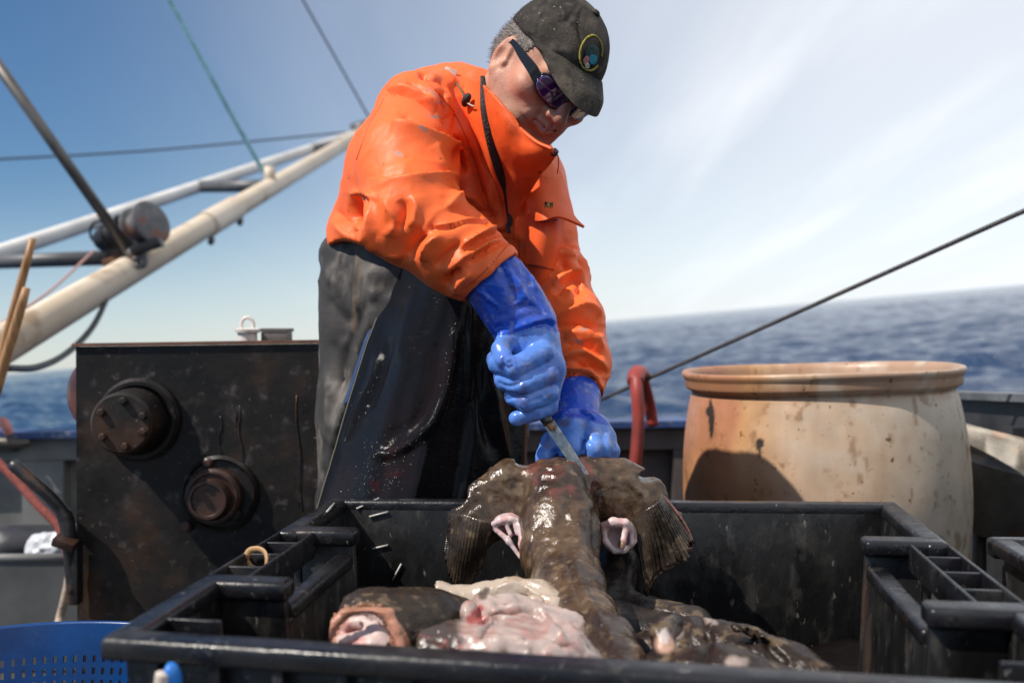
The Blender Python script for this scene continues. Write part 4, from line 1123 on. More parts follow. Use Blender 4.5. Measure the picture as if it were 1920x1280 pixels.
for s in (-1, 1):
    mk('lens', sheet(lens_grid(s, .001, .001), .0016), M_lens, gl)
    pt = spline([h(.0550 * s, .022, .0790), h(.0655 * s, .026, .064), h(.0715 * s, .025, .036), h(.0735 * s, .024, .012), h(.0735 * s, .020, -.006), h(.0725 * s, .006, -.020)], 24)
    T, N_, B_ = frames(pt)
    hh = np.interp(np.linspace(0, 1, 24), [0, .25, .6, 1], [.0085, .0075, .0045, .003])
    ring4 = np.stack([pt + HL * .0016 * a_ + HU * (hh * b2)[:, None] for a_, b2 in ((1, 1), (1, -1), (-1, -1), (-1, 1))], 1)
    V = ring4.reshape(-1, 3); m_ = len(pt)
    Fq = [(i * 4 + j, i * 4 + (j + 1) % 4, (i + 1) * 4 + (j + 1) % 4, (i + 1) * 4 + j) for i in range(m_ - 1) for j in range(4)] + [(3, 2, 1, 0), tuple((m_ - 1) * 4 + j for j in range(4))]
    mk('temple', (V, Fq), M_frame, gl, sharp=50)

# ---- jacket
M_or = mat('orange_oilskin', attr=True, rough=0.50, bump=0.12, bscale=45, spec=0.34, rvar=0.08, vscale=14, bump2=[(0.10, 180, 0.002)])
fl = Field(P(840, 340, 1.62) - [0.34, 0.42, 0.42], P(840, 340, 1.62) + [0.36, 0.40, 0.26], 0.0031)
torso = [K(795, 440, 1.82, 180), K(806, 330, 1.76, 150), K(840, 255, 1.68, 124), K(872, 205, 1.65, 74)]
fl.chain(torso, .03)
fl.chain([K(905, 560, 1.76, 130), K(930, 440, 1.735, 128), K(925, 330, 1.69, 112), K(905, 250, 1.64, 84)], .05)
fl.chain([K(985, 545, 1.70, 52), K(992, 420, 1.66, 62), K(985, 340, 1.64, 60)], .04)
fl.chain([K(800, 186, 1.70, 50), K(862, 176, 1.69, 46)], .03)                      # hood rolled behind the neck
# right sleeve
SL = [K(786, 222, 1.59, 86), K(762, 315, 1.49, 92), K(778, 408, 1.415, 88), K(850, 466, 1.395, 78), K(917, 517, 1.395, 69)]
fl.chain(SL, .022)
# left sleeve
SLL = [K(996, 345, 1.70, 60), K(1020, 440, 1.67, 52), K(1044, 520, 1.63, 55), K(1070, 605, 1.58, 59), K(1086, 680, 1.53, 56), K(1088, 728, 1.50, 44)]
fl.chain(SLL, .02)
# hem: the jacket ends over the trousers; cuffs are open round the gloves
def cut(p, n, region_c, region_r, k=0.004):
    n = np.asarray(n, float); n = n / np.linalg.norm(n); p = np.asarray(p, float)
    sl, g = fl.sub(np.asarray(region_c) - region_r, np.asarray(region_c) + region_r)
    v = ((g - p) @ n).astype(np.float32)
    inside = (np.linalg.norm(g - np.asarray(region_c), axis=-1) - region_r).astype(np.float32)
    rem = np.maximum(-v, inside)
    fl.d[sl] = np.maximum(fl.d[sl], -rem)
ar = P(935, 537, 1.395) - P(880, 475, 1.395); ar /= np.linalg.norm(ar)
cut(P(921, 519, 1.395), ar, P(921 + 70, 519 + 70, 1.395), .10)
fl.chain([K(938, 540, 1.395, 61), K(902, 500, 1.398, 57)], 0, op='s')
al = P(1086, 735, 1.5) - P(1086, 690, 1.53); al /= np.linalg.norm(al)
cut(P(1087, 731, 1.50), al, P(1087, 815, 1.46), .075)
fl.chain([K(1086, 745, 1.49, 40), K(1086, 705, 1.51, 37)], 0, op='s')
hem_n = UP * -1 + RT * 0.02
# torso hem only (cylinder round the trunk, leaving the sleeves)
def hem_cut():
    c = P(770, 620, 1.86)
    sl, g = fl.sub(c - [0.20, 0.32, 0.30], c + [0.13, 0.30, 0.30])
    q = g - P(700, 468, 1.80)
    v = -(q @ UP) - 0.010 * np.sin(q[..., 0] * 38).astype(np.float32)
    keep_s = np.full(v.shape, -1.0, np.float32)
    # do not touch the sleeve volume
    dd = np.full(v.shape, 1.0)
    for (a, ra), (b2, rb) in zip(SL[:-1], SL[1:]):
        ab = b2 - a; t = np.clip(((g - a) @ ab) / (ab @ ab), 0, 1)
        dd = np.minimum(dd, np.linalg.norm(g - a - t[..., None] * ab, axis=-1) - (ra + (rb - ra) * t))
    fl.d[sl] = np.maximum(fl.d[sl], np.minimum(v, dd - 0.006).astype(np.float32))
hem_cut()
c = P(965, 640, 1.75)
cut(P(1000, 552, 1.70), UP * -1, c + UP * -0.02, .105)
V, F = fl.mesh(3)
J = lambda X, Y: (580 + X / 3.2, 100 + Y / 3.2)
G = lambda X, Y: (700 + X / 6.4, 100 + Y / 6.4)
H3 = lambda X, Y: (900 + X / 3.0476, 340 + Y / 3.0476)
V = sculpt(V, F, [
    # shoulder: folds fanning down from the collar to the armpit
    ([G(120, 455), G(330, 460), G(520, 510), G(700, 610), G(830, 740), G(930, 870)], -.010, 5, 10),
    ([G(150, 420), G(350, 400), G(560, 460), G(720, 560), G(800, 620)], .006, 9, 9),
    ([G(400, 355), G(540, 400), G(680, 490)], -.006, 4, 7),
    ([G(810, 470), G(880, 580), G(930, 700), G(965, 860), G(980, 930)], -.008, 4, 6),
    ([G(870, 480), G(920, 600), G(960, 720)], .006, 6, 5),
    ([G(920, 380), G(1000, 500), G(1040, 680), G(1050, 850), G(1030, 980)], -.007, 4, 6),
    ([G(1080, 560), G(1180, 720), G(1260, 900), G(1310, 1120), G(1320, 1280)], -.007, 5, 6),
    ([G(560, 270), G(600, 250), G(640, 280)], -.010, 6, 6),
    ([G(640, 290), G(800, 330), G(900, 420)], -.006, 5, 5), ([G(700, 250), G(860, 270), G(980, 350)], .006, 7, 7),
    # long fold over the sleeve with a sharp bright crest
    ([G(240, 850), G(380, 900), G(560, 960), G(750, 1020), G(930, 1090), G(1060, 1150)], .011, 15, 5),
    ([G(360, 740), G(540, 860), G(720, 950), G(900, 1010), G(1080, 1080)], -.009, 8, 8),
    ([J(865, 560), J(900, 640), J(925, 720)], -.014, 7, 6), ([J(850, 550), J(930, 580), J(950, 640)], .007, 5, 5),
    ([J(750, 560), J(800, 660), J(900, 730)], .004, 14, 8),
    # elbow
    ([J(405, 745), J(520, 745), J(680, 720), J(850, 718)], -.006, 4, 10),
    ([J(410, 750), J(560, 760), J(760, 735), J(900, 740)], .006, 9, 5),
    ([J(325, 860), J(310, 930), J(285, 1010)], -.030, 13, 12), ([J(365, 840), J(375, 940), J(390, 1060), J(420, 1160)], .010, 12, 5),
    ([J(250, 860), J(300, 840), J(360, 850)], .008, 8, 8), ([J(270, 1030), J(340, 1060), J(400, 1100)], .008, 8, 6),
    ([J(140, 1000), J(220, 1080), J(350, 1130)], .006, 12, 8), ([J(120, 900), J(180, 980), J(240, 1020)], -.006, 9, 9),
    # forearm: folds pushed up towards the cuff
    ([J(560, 880), J(570, 960), J(540, 1060)], -.007, 12, 10), ([J(620, 860), J(640, 940), J(620, 1040)], .005, 13, 12),
    ([J(840, 910), J(920, 850), J(1000, 870), J(1050, 930)], .006, 12, 7),
    ([J(840, 930), J(940, 940), J(1050, 960), J(1100, 990)], -.006, 6, 6),
    ([J(720, 1050), J(840, 1040), J(960, 1000), J(1090, 1010)], -.007, 4, 8), ([J(740, 1040), J(860, 1020), J(980, 985), J(1080, 995)], .005, 6, 6),
    ([J(920, 1190), J(1010, 1130), J(1100, 1085), J(1180, 1075)], -.008, 6, 5), ([J(900, 1160), J(1000, 1100), J(1100, 1050), J(1170, 1040)], .006, 7, 6),
    ([J(960, 1250), J(1050, 1190), J(1130, 1140), J(1190, 1120)], -.008, 5, 5), ([J(940, 1220), J(1040, 1160), J(1130, 1110)], .005, 6, 6),
    ([J(600, 1220), J(640, 1140), J(700, 1080)], -.009, 8, 9), ([J(680, 1240), J(720, 1150), J(800, 1090)], .007, 10, 9),
    ([J(760, 1280), J(830, 1200), J(920, 1130)], -.006, 7, 8), ([J(820, 1330), J(880, 1260), J(960, 1180)], .006, 8, 8),
    ([J(820, 1400), J(850, 1330), J(900, 1290)], -.009, 6, 7), ([J(870, 1440), J(900, 1370), J(960, 1310)], .007, 7, 6),
    ([J(400, 1120), J(480, 1190), J(560, 1220)], .005, 10, 10), ([J(450, 880), J(520, 1000), J(500, 1100)], .005, 14, 12),
    # valley where the sleeve meets the chest
    ([J(900, 490), J(970, 620), J(1010, 760), J(1060, 900), J(1110, 1000)], -.014, 8, 6),
    ([J(790, 230), J(850, 330), J(900, 490)], -.006, 6, 6),
    # chest
    ([J(1075, 740), J(1090, 850), J(1085, 960)], .008, 8, 8), ([J(1040, 640), J(1110, 760), J(1160, 900), J(1170, 1000)], -.006, 4, 5),
    ([J(1295, 860), J(1310, 1000), J(1300, 1140), J(1310, 1260)], .007, 7, 6), ([J(1250, 960), J(1240, 1060), J(1260, 1120)], .006, 8, 8),
    ([J(1335, 880), J(1330, 1040), J(1320, 1200)], -.006, 4, 4),
    # left sleeve
    ([H3(440, 380), H3(500, 350), H3(540, 380)], -.007, 6, 8), ([H3(450, 470), H3(480, 440), H3(490, 500)], -.008, 9, 9),
    ([H3(430, 420), H3(480, 400), H3(540, 420)], .006, 8, 7),
    ([H3(420, 640), H3(480, 580), H3(540, 550), H3(580, 590), H3(560, 640)], -.009, 9, 8), ([H3(420, 590), H3(500, 530), H3(570, 520), H3(600, 600)], .007, 8, 7),
    ([H3(560, 430), H3(590, 470), H3(600, 540)], -.006, 6, 6),
    ([H3(430, 790), H3(520, 750), H3(600, 720), H3(680, 760)], .009, 12, 8), ([H3(440, 840), H3(520, 810), H3(620, 820), H3(690, 860)], -.007, 6, 6),
    ([H3(490, 900), H3(560, 880), H3(640, 900), H3(700, 950)], .007, 7, 6), ([H3(500, 930), H3(600, 930), H3(700, 1000)], -.006, 5, 5),
    ([H3(480, 1010), H3(580, 980), H3(680, 1030), H3(720, 1080)], .006, 8, 7), ([H3(560, 1050), H3(640, 1050), H3(700, 1100)], -.008, 5, 6),
    ([H3(470, 1090), H3(560, 1070), H3(640, 1110), H3(690, 1190)], .007, 7, 6), ([H3(600, 1110), H3(660, 1150), H3(690, 1220)], -.005, 5, 5)], gain=2.0, sharp=1.1)
N = normals(V, F)
V = V + N * (0.0022 * fbm(V, .06, 3, 41) + 0.0011 * np.abs(fbm(V * [1, 1, .6], .03, 2, 44)))[:, None]
pp, d = proj(V)
def crumple(c0, rad, axis, s, amp, seed):
    """short sharp ridges lying across a limb"""
    global V
    w = sst(rad, rad * .35, np.linalg.norm(V - c0, axis=1))
    a_ = axis / np.linalg.norm(axis); q_ = V + (1.6 * (V @ a_))[:, None] * a_
    f = fbm(q_, s, 3, seed); rdg = (1 - np.minimum(1, np.abs(f) * 3.2)) ** 2
    V = V + N * (amp * w * (rdg - .3))[:, None]
crumple(SL[3][0], .12, SL[4][0] - SL[2][0], .10, .0030, 301)
crumple(SL[4][0], .08, SL[4][0] - SL[3][0], .06, .0032, 302)
crumple(SL[2][0], .13, SL[2][0] - SL[0][0], .14, .0025, 303)
crumple(SL[0][0], .14, RT * .4 - UP, .13, .0020, 304)
crumple(SLL[4][0], .10, UP, .08, .0036, 305)
crumple(SLL[2][0], .12, UP, .10, .0030, 306)
V = V + N * (.0012 * (1 - np.minimum(1, np.abs(fbm(V, .10, 3, 311)) * 4)) ** 2)[:, None]
V = relax(V, F, 0.12)
def jacket_colour(V):
    c = np.tile(np.array([0.93, 0.150, 0.031]), (len(V), 1))
    n = fbm(V, .10, 4, 6); c *= (1 + .07 * n)[:, None]
    pp, d = proj(V)
    n2 = fbm(V, .012, 3, 51)
    # grime: grey scuffs on the folds, small dark specks
    gm = sst(.42, .52, fbm(V * [1, 1, 1.6], .030, 3, 61) + 0.35 * fbm(V, .2, 2, 64))
    c += gm[:, None] * (np.array([0.36, 0.22, 0.17]) - c) * 0.20
    for (x, y, rx, ry, an) in ((818, 219, 11, 3.5, .15), (793, 241, 11, 4, .45), (823, 193, 6, 2.4, .5), (746, 288, 10, 4, .5), (812, 175, 14, 2.5, .8), (1022, 466, 4, 4, 0), (1034, 474, 7, 3, .6), (1085, 640, 12, 3, .2), (1095, 617, 9, 3, .2)):
        q0 = (pp[:, 0] - x) * math.cos(an) + (pp[:, 1] - y) * math.sin(an); q1 = -(pp[:, 0] - x) * math.sin(an) + (pp[:, 1] - y) * math.cos(an)
        m = sst(1.2, .8, np.hypot(q0 / rx, q1 / ry) + .35 * n2) * (d < 1.72)
        c += m[:, None] * (np.array([0.30, 0.23, 0.20]) - c) * 0.8
    rng = np.random.RandomState(2)
    for k in range(46):
        x, y = rng.uniform(640, 960), rng.uniform(290, 560); r = rng.uniform(.8, 1.9)
        m = sst(1.3, .7, np.hypot((pp[:, 0] - x) / r, (pp[:, 1] - y) / r / rng.uniform(.7, 1.8)))
        c += m[:, None] * (np.array([0.16, 0.04, 0.015]) - c) * 0.75
    return np.clip(c, .005, .95)
jk = mk('jacket', (V, F), M_or, man, col=jacket_colour(V))
JS = Surf(V, F)
M_seam = mat('orange_seam_stitching', (0.55, 0.075, 0.015), 0.6)
for pts_, r_ in (([(868, 566), (905, 545), (940, 508), (966, 474)], .0016), ([(855, 548), (890, 526), (925, 490), (950, 462)], .0007),
 ([(800, 150), (850, 210), (885, 285), (905, 360)], .0008),
                 ([(1052, 702), (1080, 706), (1110, 722), (1124, 745)], .0014), ([(1056, 690), (1085, 694), (1115, 708), (1130, 728)], .0007),
                 ([(972, 440), (974, 480), (973, 520)], .0007), ([(720, 185), (690, 240), (668, 300)], .0007)):
    mk('seam', tube(JS.line(pts_, 40, .0004), r_, 6), M_seam, jk)
M_or2 = mat('orange_collar_cloth', (0.91, 0.128, 0.026), 0.50, var=0.12, vscale=18, bump=0.12, bscale=60, spec=0.34, spots=[((0.35, 0.06, 0.02), 30, 0.60, 0.72, 0.5)])
M_zip = mat('black_zip', (0.014, 0.013, 0.013), 0.5, bump=0.8, bscale=300)

def patch_sheet(curves, nu, nv, thick):
    """surface through a stack of curves"""
    rows = [spline(c, nu) for c in curves]
    g = np.stack([spline(np.array([r[i] for r in rows]), nv) for i in range(nu)], 1)
    return sheet(g, thick), g
# big stand-up collar flap, its upper edge running under the jaw to a soft point
(cv, g) = patch_sheet([
    [P(911, 160, 1.505), P(941, 192, 1.440), P(974, 233, 1.430), P(1006, 262, 1.408), P(1036, 276, 1.39)],
    [P(914, 200, 1.50), P(948, 230, 1.440), P(983, 256, 1.428), P(1015, 274, 1.408), P(1043, 289, 1.398)],
    [P(922, 255, 1.515), P(950, 272, 1.472), P(980, 286, 1.442), P(1008, 292, 1.425), P(1036, 299, 1.425)],
    [P(934, 315, 1.555), P(955, 320, 1.525), P(975, 324, 1.50), P(998, 324, 1.48), P(1016, 322, 1.475)],
    [P(950, 375, 1.585), P(957, 374, 1.57), P(968, 370, 1.555), P(978, 366, 1.545), P(990, 360, 1.54)],
    [P(955, 420, 1.60), P(957, 419, 1.597), P(959, 418, 1.595), P(961, 417, 1.593), P(963, 415, 1.592)]], 44, 50, 0.0)
V, F = cv; F = np.array(F)
V = sculpt(V, F, [([J(1165, 470), J(1200, 600), J(1210, 760), J(1215, 830)], .006, 6, 3), ([J(1195, 640), J(1230, 620), J(1330, 690)], -.005, 8, 6),
                  ([J(1300, 620), J(1370, 640), J(1440, 620)], .005, 7, 7), ([J(1120, 400), J(1180, 470), J(1290, 520)], .004, 8, 8), ([J(1240, 700), J(1330, 700), J(1400, 660)], .004, 6, 6)])
V = V + normals(V, F) * (.0015 * fbm(V, .03, 3, 71))[:, None]
g2 = V.reshape(g.shape)
mk('collar', sheet(g2, 0.0045), M_or2, jk)
mk('collar_lining', sheet(g2[:3] + FW * 0.004 + UP * 0.0005, 0.002), mat('dark_lining', (0.03, 0.02, 0.02), 0.7), jk)
# the collar's other half, behind the neck on the left
(cv, g3) = patch_sheet([
    [P(836, 130, 1.655), P(868, 140, 1.60), P(893, 150, 1.55), P(906, 146, 1.52)],
    [P(845, 160, 1.615), P(870, 182, 1.57), P(893, 200, 1.535), P(908, 206, 1.512)],
    [P(866, 192, 1.58), P(886, 225, 1.55), P(903, 250, 1.53), P(918, 262, 1.52)],
    [P(888, 225, 1.565), P(905, 270, 1.545), P(922, 305, 1.535), P(936, 325, 1.54)],
    [P(912, 280, 1.575), P(928, 330, 1.57), P(940, 365, 1.575), P(952, 385, 1.585)]], 30, 40, 0)
V, F = cv; F = np.array(F); V = V + normals(V, F) * (.0018 * fbm(V, .035, 3, 73))[:, None]
mk('collar', sheet(V.reshape(g3.shape), 0.0045), M_or2, jk)
def ribbon(pts, w, n=50, flat=0.35): return tube(spline(pts, n), w, 10, True, flat)
zl = [P(905, 143, 1.515), P(908, 185, 1.498), P(913, 225, 1.498), P(923, 272, 1.508), P(936, 318, 1.528), P(949, 360, 1.565), P(955, 400, 1.585), P(957, 420, 1.588)]
mk('zip', ribbon(zl, np.interp(np.linspace(0, 1, 50), [0, .2, .5, .75, 1], [.0035, .0075, .0080, .0055, .0040])), M_zip, jk)
zr_ = [P(1044, 290, 1.40), P(1030, 303, 1.432), P(1012, 323, 1.468), P(994, 351, 1.525), P(978, 383, 1.565), P(966, 404, 1.583), P(958, 420, 1.590)]
mk('zip', ribbon(zr_, np.linspace(.0016, .0032, 50)), M_zip, jk)
mk('zip_slider', box(P(956, 412, 1.583), (.008, .006, .020), (0, .15, 0), .002), M_zip, jk, sharp=40)
mk('zip_pull', box(P(953, 428, 1.580), (.006, .004, .016), (0, -.2, 0), .0015), M_zip, jk, sharp=40)
# draw-cord and toggles
M_cord = mat('olive_cord', (0.16, 0.11, 0.05), 0.8, bump=0.6, bscale=300)
mk('drawcord', tube(spline([P(832, 140, 1.60), P(848, 147, 1.585), P(862, 165, 1.558), P(871, 182, 1.545)], 20), .0018, 8), M_cord, jk)
mk('toggle', tube(spline([P(871, 198, 1.545), P(874, 187, 1.535), P(880, 178, 1.528)], 8), [.004, .0055, .006, .0065, .0065, .006, .0055, .004], 10), M_zip, jk)
mk('toggle_tail', tube(spline([P(874, 192, 1.535), P(884, 198, 1.525), P(890, 200, 1.52)], 8), .0014, 6), mat('frayed_cord_end', (0.5, 0.42, 0.34), 0.8), jk)
mk('hood_label', box(JS.at(844, 136) + [0, .012, .003], (.020, .005, .012), (0, .35, 0), .001), M_wp, jk)
mk('toggle', tube([P(1036, 290, 1.40), P(1043, 282, 1.395)], .0048, 10), mat('dark_brown_toggle', (0.05, 0.02, 0.018), 0.4), jk)
mk('cord_loop', tube(spline([P(1040, 283, 1.398), P(1046, 292, 1.40), P(1047, 310, 1.42), P(1045, 326, 1.45)], 20), .0008, 6), mat('red_cord', (0.45, 0.08, 0.08), 0.7), jk)
# storm flap and chest pocket
(cv, _) = patch_sheet([
    [P(985, 338, 1.555), P(1012, 330, 1.545), P(1040, 342, 1.555), P(1060, 364, 1.585)],
    [P(990, 370, 1.555), P(1015, 365, 1.54), P(1042, 375, 1.55), P(1068, 394, 1.575)],
    [P(996, 395, 1.555), P(1018, 396, 1.535), P(1045, 398, 1.54), P(1078, 412, 1.56)],
    [P(1003, 412, 1.555), P(1022, 414, 1.53), P(1048, 409, 1.535), P(1094, 428, 1.55)]], 26, 22, 0.004)
mk('pocket_flap', cv, M_or2, jk, sharp=50)
(cv, _) = patch_sheet([
    [P(989, 400, 1.585), P(1008, 402, 1.565), P(1035, 402, 1.565), P(1056, 404, 1.59)],
    [P(990, 450, 1.585), P(1012, 450, 1.56), P(1036, 450, 1.565), P(1050, 452, 1.59)],
    [P(992, 500, 1.59), P(1012, 502, 1.57), P(1030, 504, 1.575), P(1040, 506, 1.595)],
    [P(995, 538, 1.60), P(1010, 541, 1.585), P(1022, 546, 1.59), P(1033, 550, 1.60)]], 26, 30, 0.004)
mk('pocket', cv, M_or2, jk, sharp=50)
mk('pocket_band', ribbon([P(990, 496, 1.583), P(1012, 499, 1.563), P(1036, 505, 1.578)], .0045, 20, .25), mat('dark_red_band', (0.20, 0.025, 0.015), 0.6), jk)
mk('flap_shade_strip', ribbon([P(1003, 413, 1.55), P(1022, 416, 1.53), P(1046, 412, 1.535)], .0018, 20, .6), mat('dark_flap_shade', (0.10, 0.02, 0.012), 0.7), jk)  # dark strip standing in for the shade under the flap's lower edge
mk('snap', lathe([(0, 0.002), (.004, .0018), (.005, 0), (0, 0)], 14, P(1004, 363, 1.545), -FW), mat('dull_snap', (0.2, 0.1, 0.06), 0.4, metal=.5), jk)
# small brand patch: dark square with two pale marks
lc = P(1029, 385, 1.533)
mk('brand_patch', box(lc, (.0125, .001, .0105), (0.1, 0.06, 0.25)), mat('patch_black', (0.03, 0.02, 0.012), 0.6), jk)
M_pt = mat('patch_yellow', (0.55, 0.26, 0.05), 0.6)
mk('patch_mark', box(lc + [-.001, -.001, -.0005], (.0045, .001, .0075), (0.1, 0.06, 0.25)), M_pt, jk)
mk('patch_mark', box(lc + [.0005, -.001, .0045], (.010, .001, .0016), (0.1, 0.06, 0.25)), M_pt, jk)
mk('patch_mark', box(lc + [-.005, -.0012, -.002], (.0018, .001, .004), (0.1, 0.06, 0.25)), M_pt, jk)
mk('patch_mark', box(lc + [.0038, -.0005, -.0025], (.0018, .001, .004), (0.1, 0.06, 0.25)), M_pt, jk)

# ---- oilskin trousers
fl = Field(P(800, 800, 1.82) - [0.26, 0.26, 0.95], P(800, 800, 1.82) + [0.28, 0.26, 0.40], 0.006)
fl.chain([K(784, 505, 1.84, 138), K(790, 540, 1.845, 170), K(792, 600, 1.85, 176)], .03)
fl.chain([K(640, 470, 1.80, 38), K(635, 478, 1.86, 34)], .03)
fl.chain([K(698, 560, 1.82, 98), K(692, 760, 1.80, 92), K(694, 960, 1.80, 92), K(700, 1150, 1.82, 82), K(700, 1480, 1.84, 74)], .03)
fl.chain([K(885, 560, 1.84, 98), K(893, 760, 1.82, 92), K(893, 960, 1.82, 92), K(893, 1150, 1.84, 82), K(893, 1480, 1.86, 74)], .03)
V, F = fl.mesh(2)
V = sculpt(V, F, [
    ([(672, 470), (664, 540), (668, 600)], .006, 4, 4), ([(640, 500), (650, 560), (640, 640)], -.008, 14, 10), ([(690, 560), (655, 640), (640, 720)], -.010, 14, 14),
    ([(690, 600), (665, 700), (640, 800)], .010, 12, 12), ([(620, 640), (640, 700), (625, 780)], -.007, 9, 11), ([(650, 740), (630, 830), (618, 900)], .008, 10, 9),
    ([(612, 700), (618, 800), (608, 880)], .007, 8, 8), ([(700, 500), (690, 540), (710, 560)], .008, 12, 12), ([(615, 560), (640, 600), (660, 590)], -.007, 12, 12)], gain=1.3, sharp=1.3)
V = V + normals(V, F) * (.004 * fbm(V, .10, 4, 80) + .0035 * (1 - np.minimum(1, np.abs(fbm(V * [1, 1, .7], .09, 3, 81)) * 3)) ** 2)[:, None]
pp, d = proj(V)
c = np.tile(np.array([0.045, 0.041, 0.038]), (len(V), 1))
n = fbm(V, .05, 4, 82); n2 = fbm(V * [1, 1, .5], .02, 4, 83)
c += sst(.0, .5, n)[:, None] * (np.array([0.17, 0.15, 0.13]) - c) * .8
c += sst(.2, .5, n2)[:, None] * (np.array([0.018, 0.016, 0.016]) - c) * .8
c += (sst(.25, .5, -n2) * sst(.1, .4, n))[:, None] * (np.array([0.17, 0.155, 0.13]) - c) * .5
mm = sst(8, 3, np.abs(pp[:, 0] - (672 - (pp[:, 1] - 470) * .06))) * (pp[:, 1] < 620) * (pp[:, 1] > 460)
c += mm[:, None] * (np.array([0.16, 0.11, 0.07]) - c) * .5
tro = mk('trousers', (V, F), mat('worn_black_oilskin', attr=True, rough=0.6, spec=.3, bump=0.3, bscale=45, rvar=.12, vscale=15), man, col=np.clip(c, .005, .9))
for x_, d_ in ((700, 1.80), (893, 1.82)):
    b_ = P(x_, 1480, d_ + .04)
    fl = Field(np.array([b_[0] - .1, b_[1] - .25, DZ]), np.array([b_[0] + .1, b_[1] + .15, DZ + .34]), .008)
    fl.cone([b_[0], b_[1], DZ + .30], [b_[0], b_[1], DZ + .06], .075, .055, .03)
    fl.cone([b_[0], b_[1], DZ + .05], [b_[0], b_[1] - .16, DZ + .045], .055, .05, .03)
    fl.half([0, 0, DZ + .004], (0, 0, -1))
    mk('boot', fl.mesh(2), M_rubber, man)

# ---- shiny black apron
rowsA = []
ys = np.linspace(452, 1075, 150)
for y in ys:
    xl = np.interp(y, [452, 500, 560, 640, 760, 880, 945, 1075], [752, 742, 722, 690, 652, 617, 597, 565])
    xr = np.interp(y, [452, 520, 600, 760, 870, 960, 1075], [1005, 1010, 1006, 990, 984, 978, 972])
    t = np.linspace(0, 1, 110); x = xl + (xr - xl) * t
    k = np.interp(y, [452, 1075], [0.25, 1.0])
    dd = 1.60 - .07 * (y - 452) / 600 + .10 * np.abs(2 * t - 1) ** 2.2 - .015 * np.sin(np.pi * t)
    dd = dd + k * (.012 * np.sin(2 * np.pi * (1.6 * t + .15)) + .0068 * np.sin(2 * np.pi * (3.7 * t + .4 + .0007 * y)) + .0022 * np.sin(2 * np.pi * (8 * t + .1 + .001 * y)))
    rowsA.append([P(a, y, b2) for a, b2 in zip(x, dd)])
g = np.array(rowsA); V, F = sheet(g); F = np.array(F)
if (normals(V, F) @ FW).mean() > 0: F = F[:, ::-1]
A4 = lambda X, Y: (560 + X / 2.4614, 440 + Y / 2.4614)
V = sculpt(V, F, [
    ([A4(370, 560), A4(340, 680), A4(290, 800), A4(230, 940)], .010, 9, 6), ([A4(420, 480), A4(380, 620), A4(320, 800)], -.008, 12, 10),
    ([A4(720, 450), A4(690, 640), A4(650, 780), A4(580, 910), A4(440, 1005), A4(340, 1010)], .009, 8, 10), ([A4(640, 500), A4(620, 700), A4(540, 860), A4(400, 940)], -.007, 16, 14),
    ([A4(790, 330), A4(780, 560), A4(785, 760)], .007, 4, 4), ([A4(830, 560), A4(850, 800), A4(900, 1000)], -.008, 12, 10),
    ([A4(540, 250), A4(500, 400), A4(460, 560)], .005, 14, 10), ([A4(900, 700), A4(930, 900), A4(970, 1050)], .006, 9, 9)], gain=1.15)
V = V + normals(V, F) * (.0012 * fbm(V, .03, 3, 90))[:, None]
pp, d = proj(V)
c = np.tile(np.array([0.008, 0.008, 0.009]), (len(V), 1))
bl = blotch(V, [(705, 895, 42), (740, 900, 30), (725, 850, 26), (1, 1, 1)], .5, .9) * sst(-.1, .3, fbm(V, .02, 3, 91))
c += bl[:, None] * (np.array([0.045, 0.009, 0.008]) - c) * .8
bl = sst(.1, .5, fbm(V * [1, 1, .35], .06, 3, 95)) * .5
c += bl[:, None] * (np.array([0.03, 0.012, 0.010]) - c) * .5
M_ap = mat('glossy_wet_black_apron', attr=True, rough=0.15, bump=0.10, bscale=40, spec=0.12, bump2=[(0.5, 210, 0.0016)])
gA = V.reshape(g.shape)
ap = mk('apron', sheet(V.reshape(g.shape), -0.0025), M_ap, man, col=np.tile(c, (2, 1)))
pp, d = proj(V)
kp = np.zeros(len(V))
for ln_, w_ in (([A4(370, 590), A4(340, 680), A4(290, 800), A4(230, 940)], 7), ([A4(720, 450), A4(690, 640), A4(650, 780), A4(580, 910), A4(440, 1005), A4(340, 1010)], 10), ([A4(350, 1000), A4(420, 1100), A4(300, 1150)], 30)):
    ds_, _, _ = seg_dist(pp, spline(np.array(ln_, float), 30)); kp = np.maximum(kp, np.exp(-(ds_ / w_) ** 2))
add_drops(ap, (V, F), 300, 501, kp + .012, (.0005, .0012))
mk('apron_edge', tube(V.reshape(g.shape)[:, 0][::3], .0016, 6), mat('worn_apron_edge', (0.13, 0.12, 0.085), .6), ap)
el = V.reshape(g.shape)[38:74, 0] ; 
mk('blue_lining', sheet(np.stack([el + RT * -.002 + FW * .004, el + RT * -.0085 + FW * .008], 1), .001), mat('blue_lining_cloth', (0.015, 0.045, 0.13), .5), ap)

# ---- gloves
M_gl = mat('blue_pvc_glove', attr=True, rough=0.30, bump=0.10, bscale=70, spec=0.5, rvar=.10, vscale=30, bump2=[(0.10, 420, 0.0008)])
C_DEEP, C_PALE = np.array([0.010, 0.078, 0.52]), np.array([0.095, 0.225, 0.62])
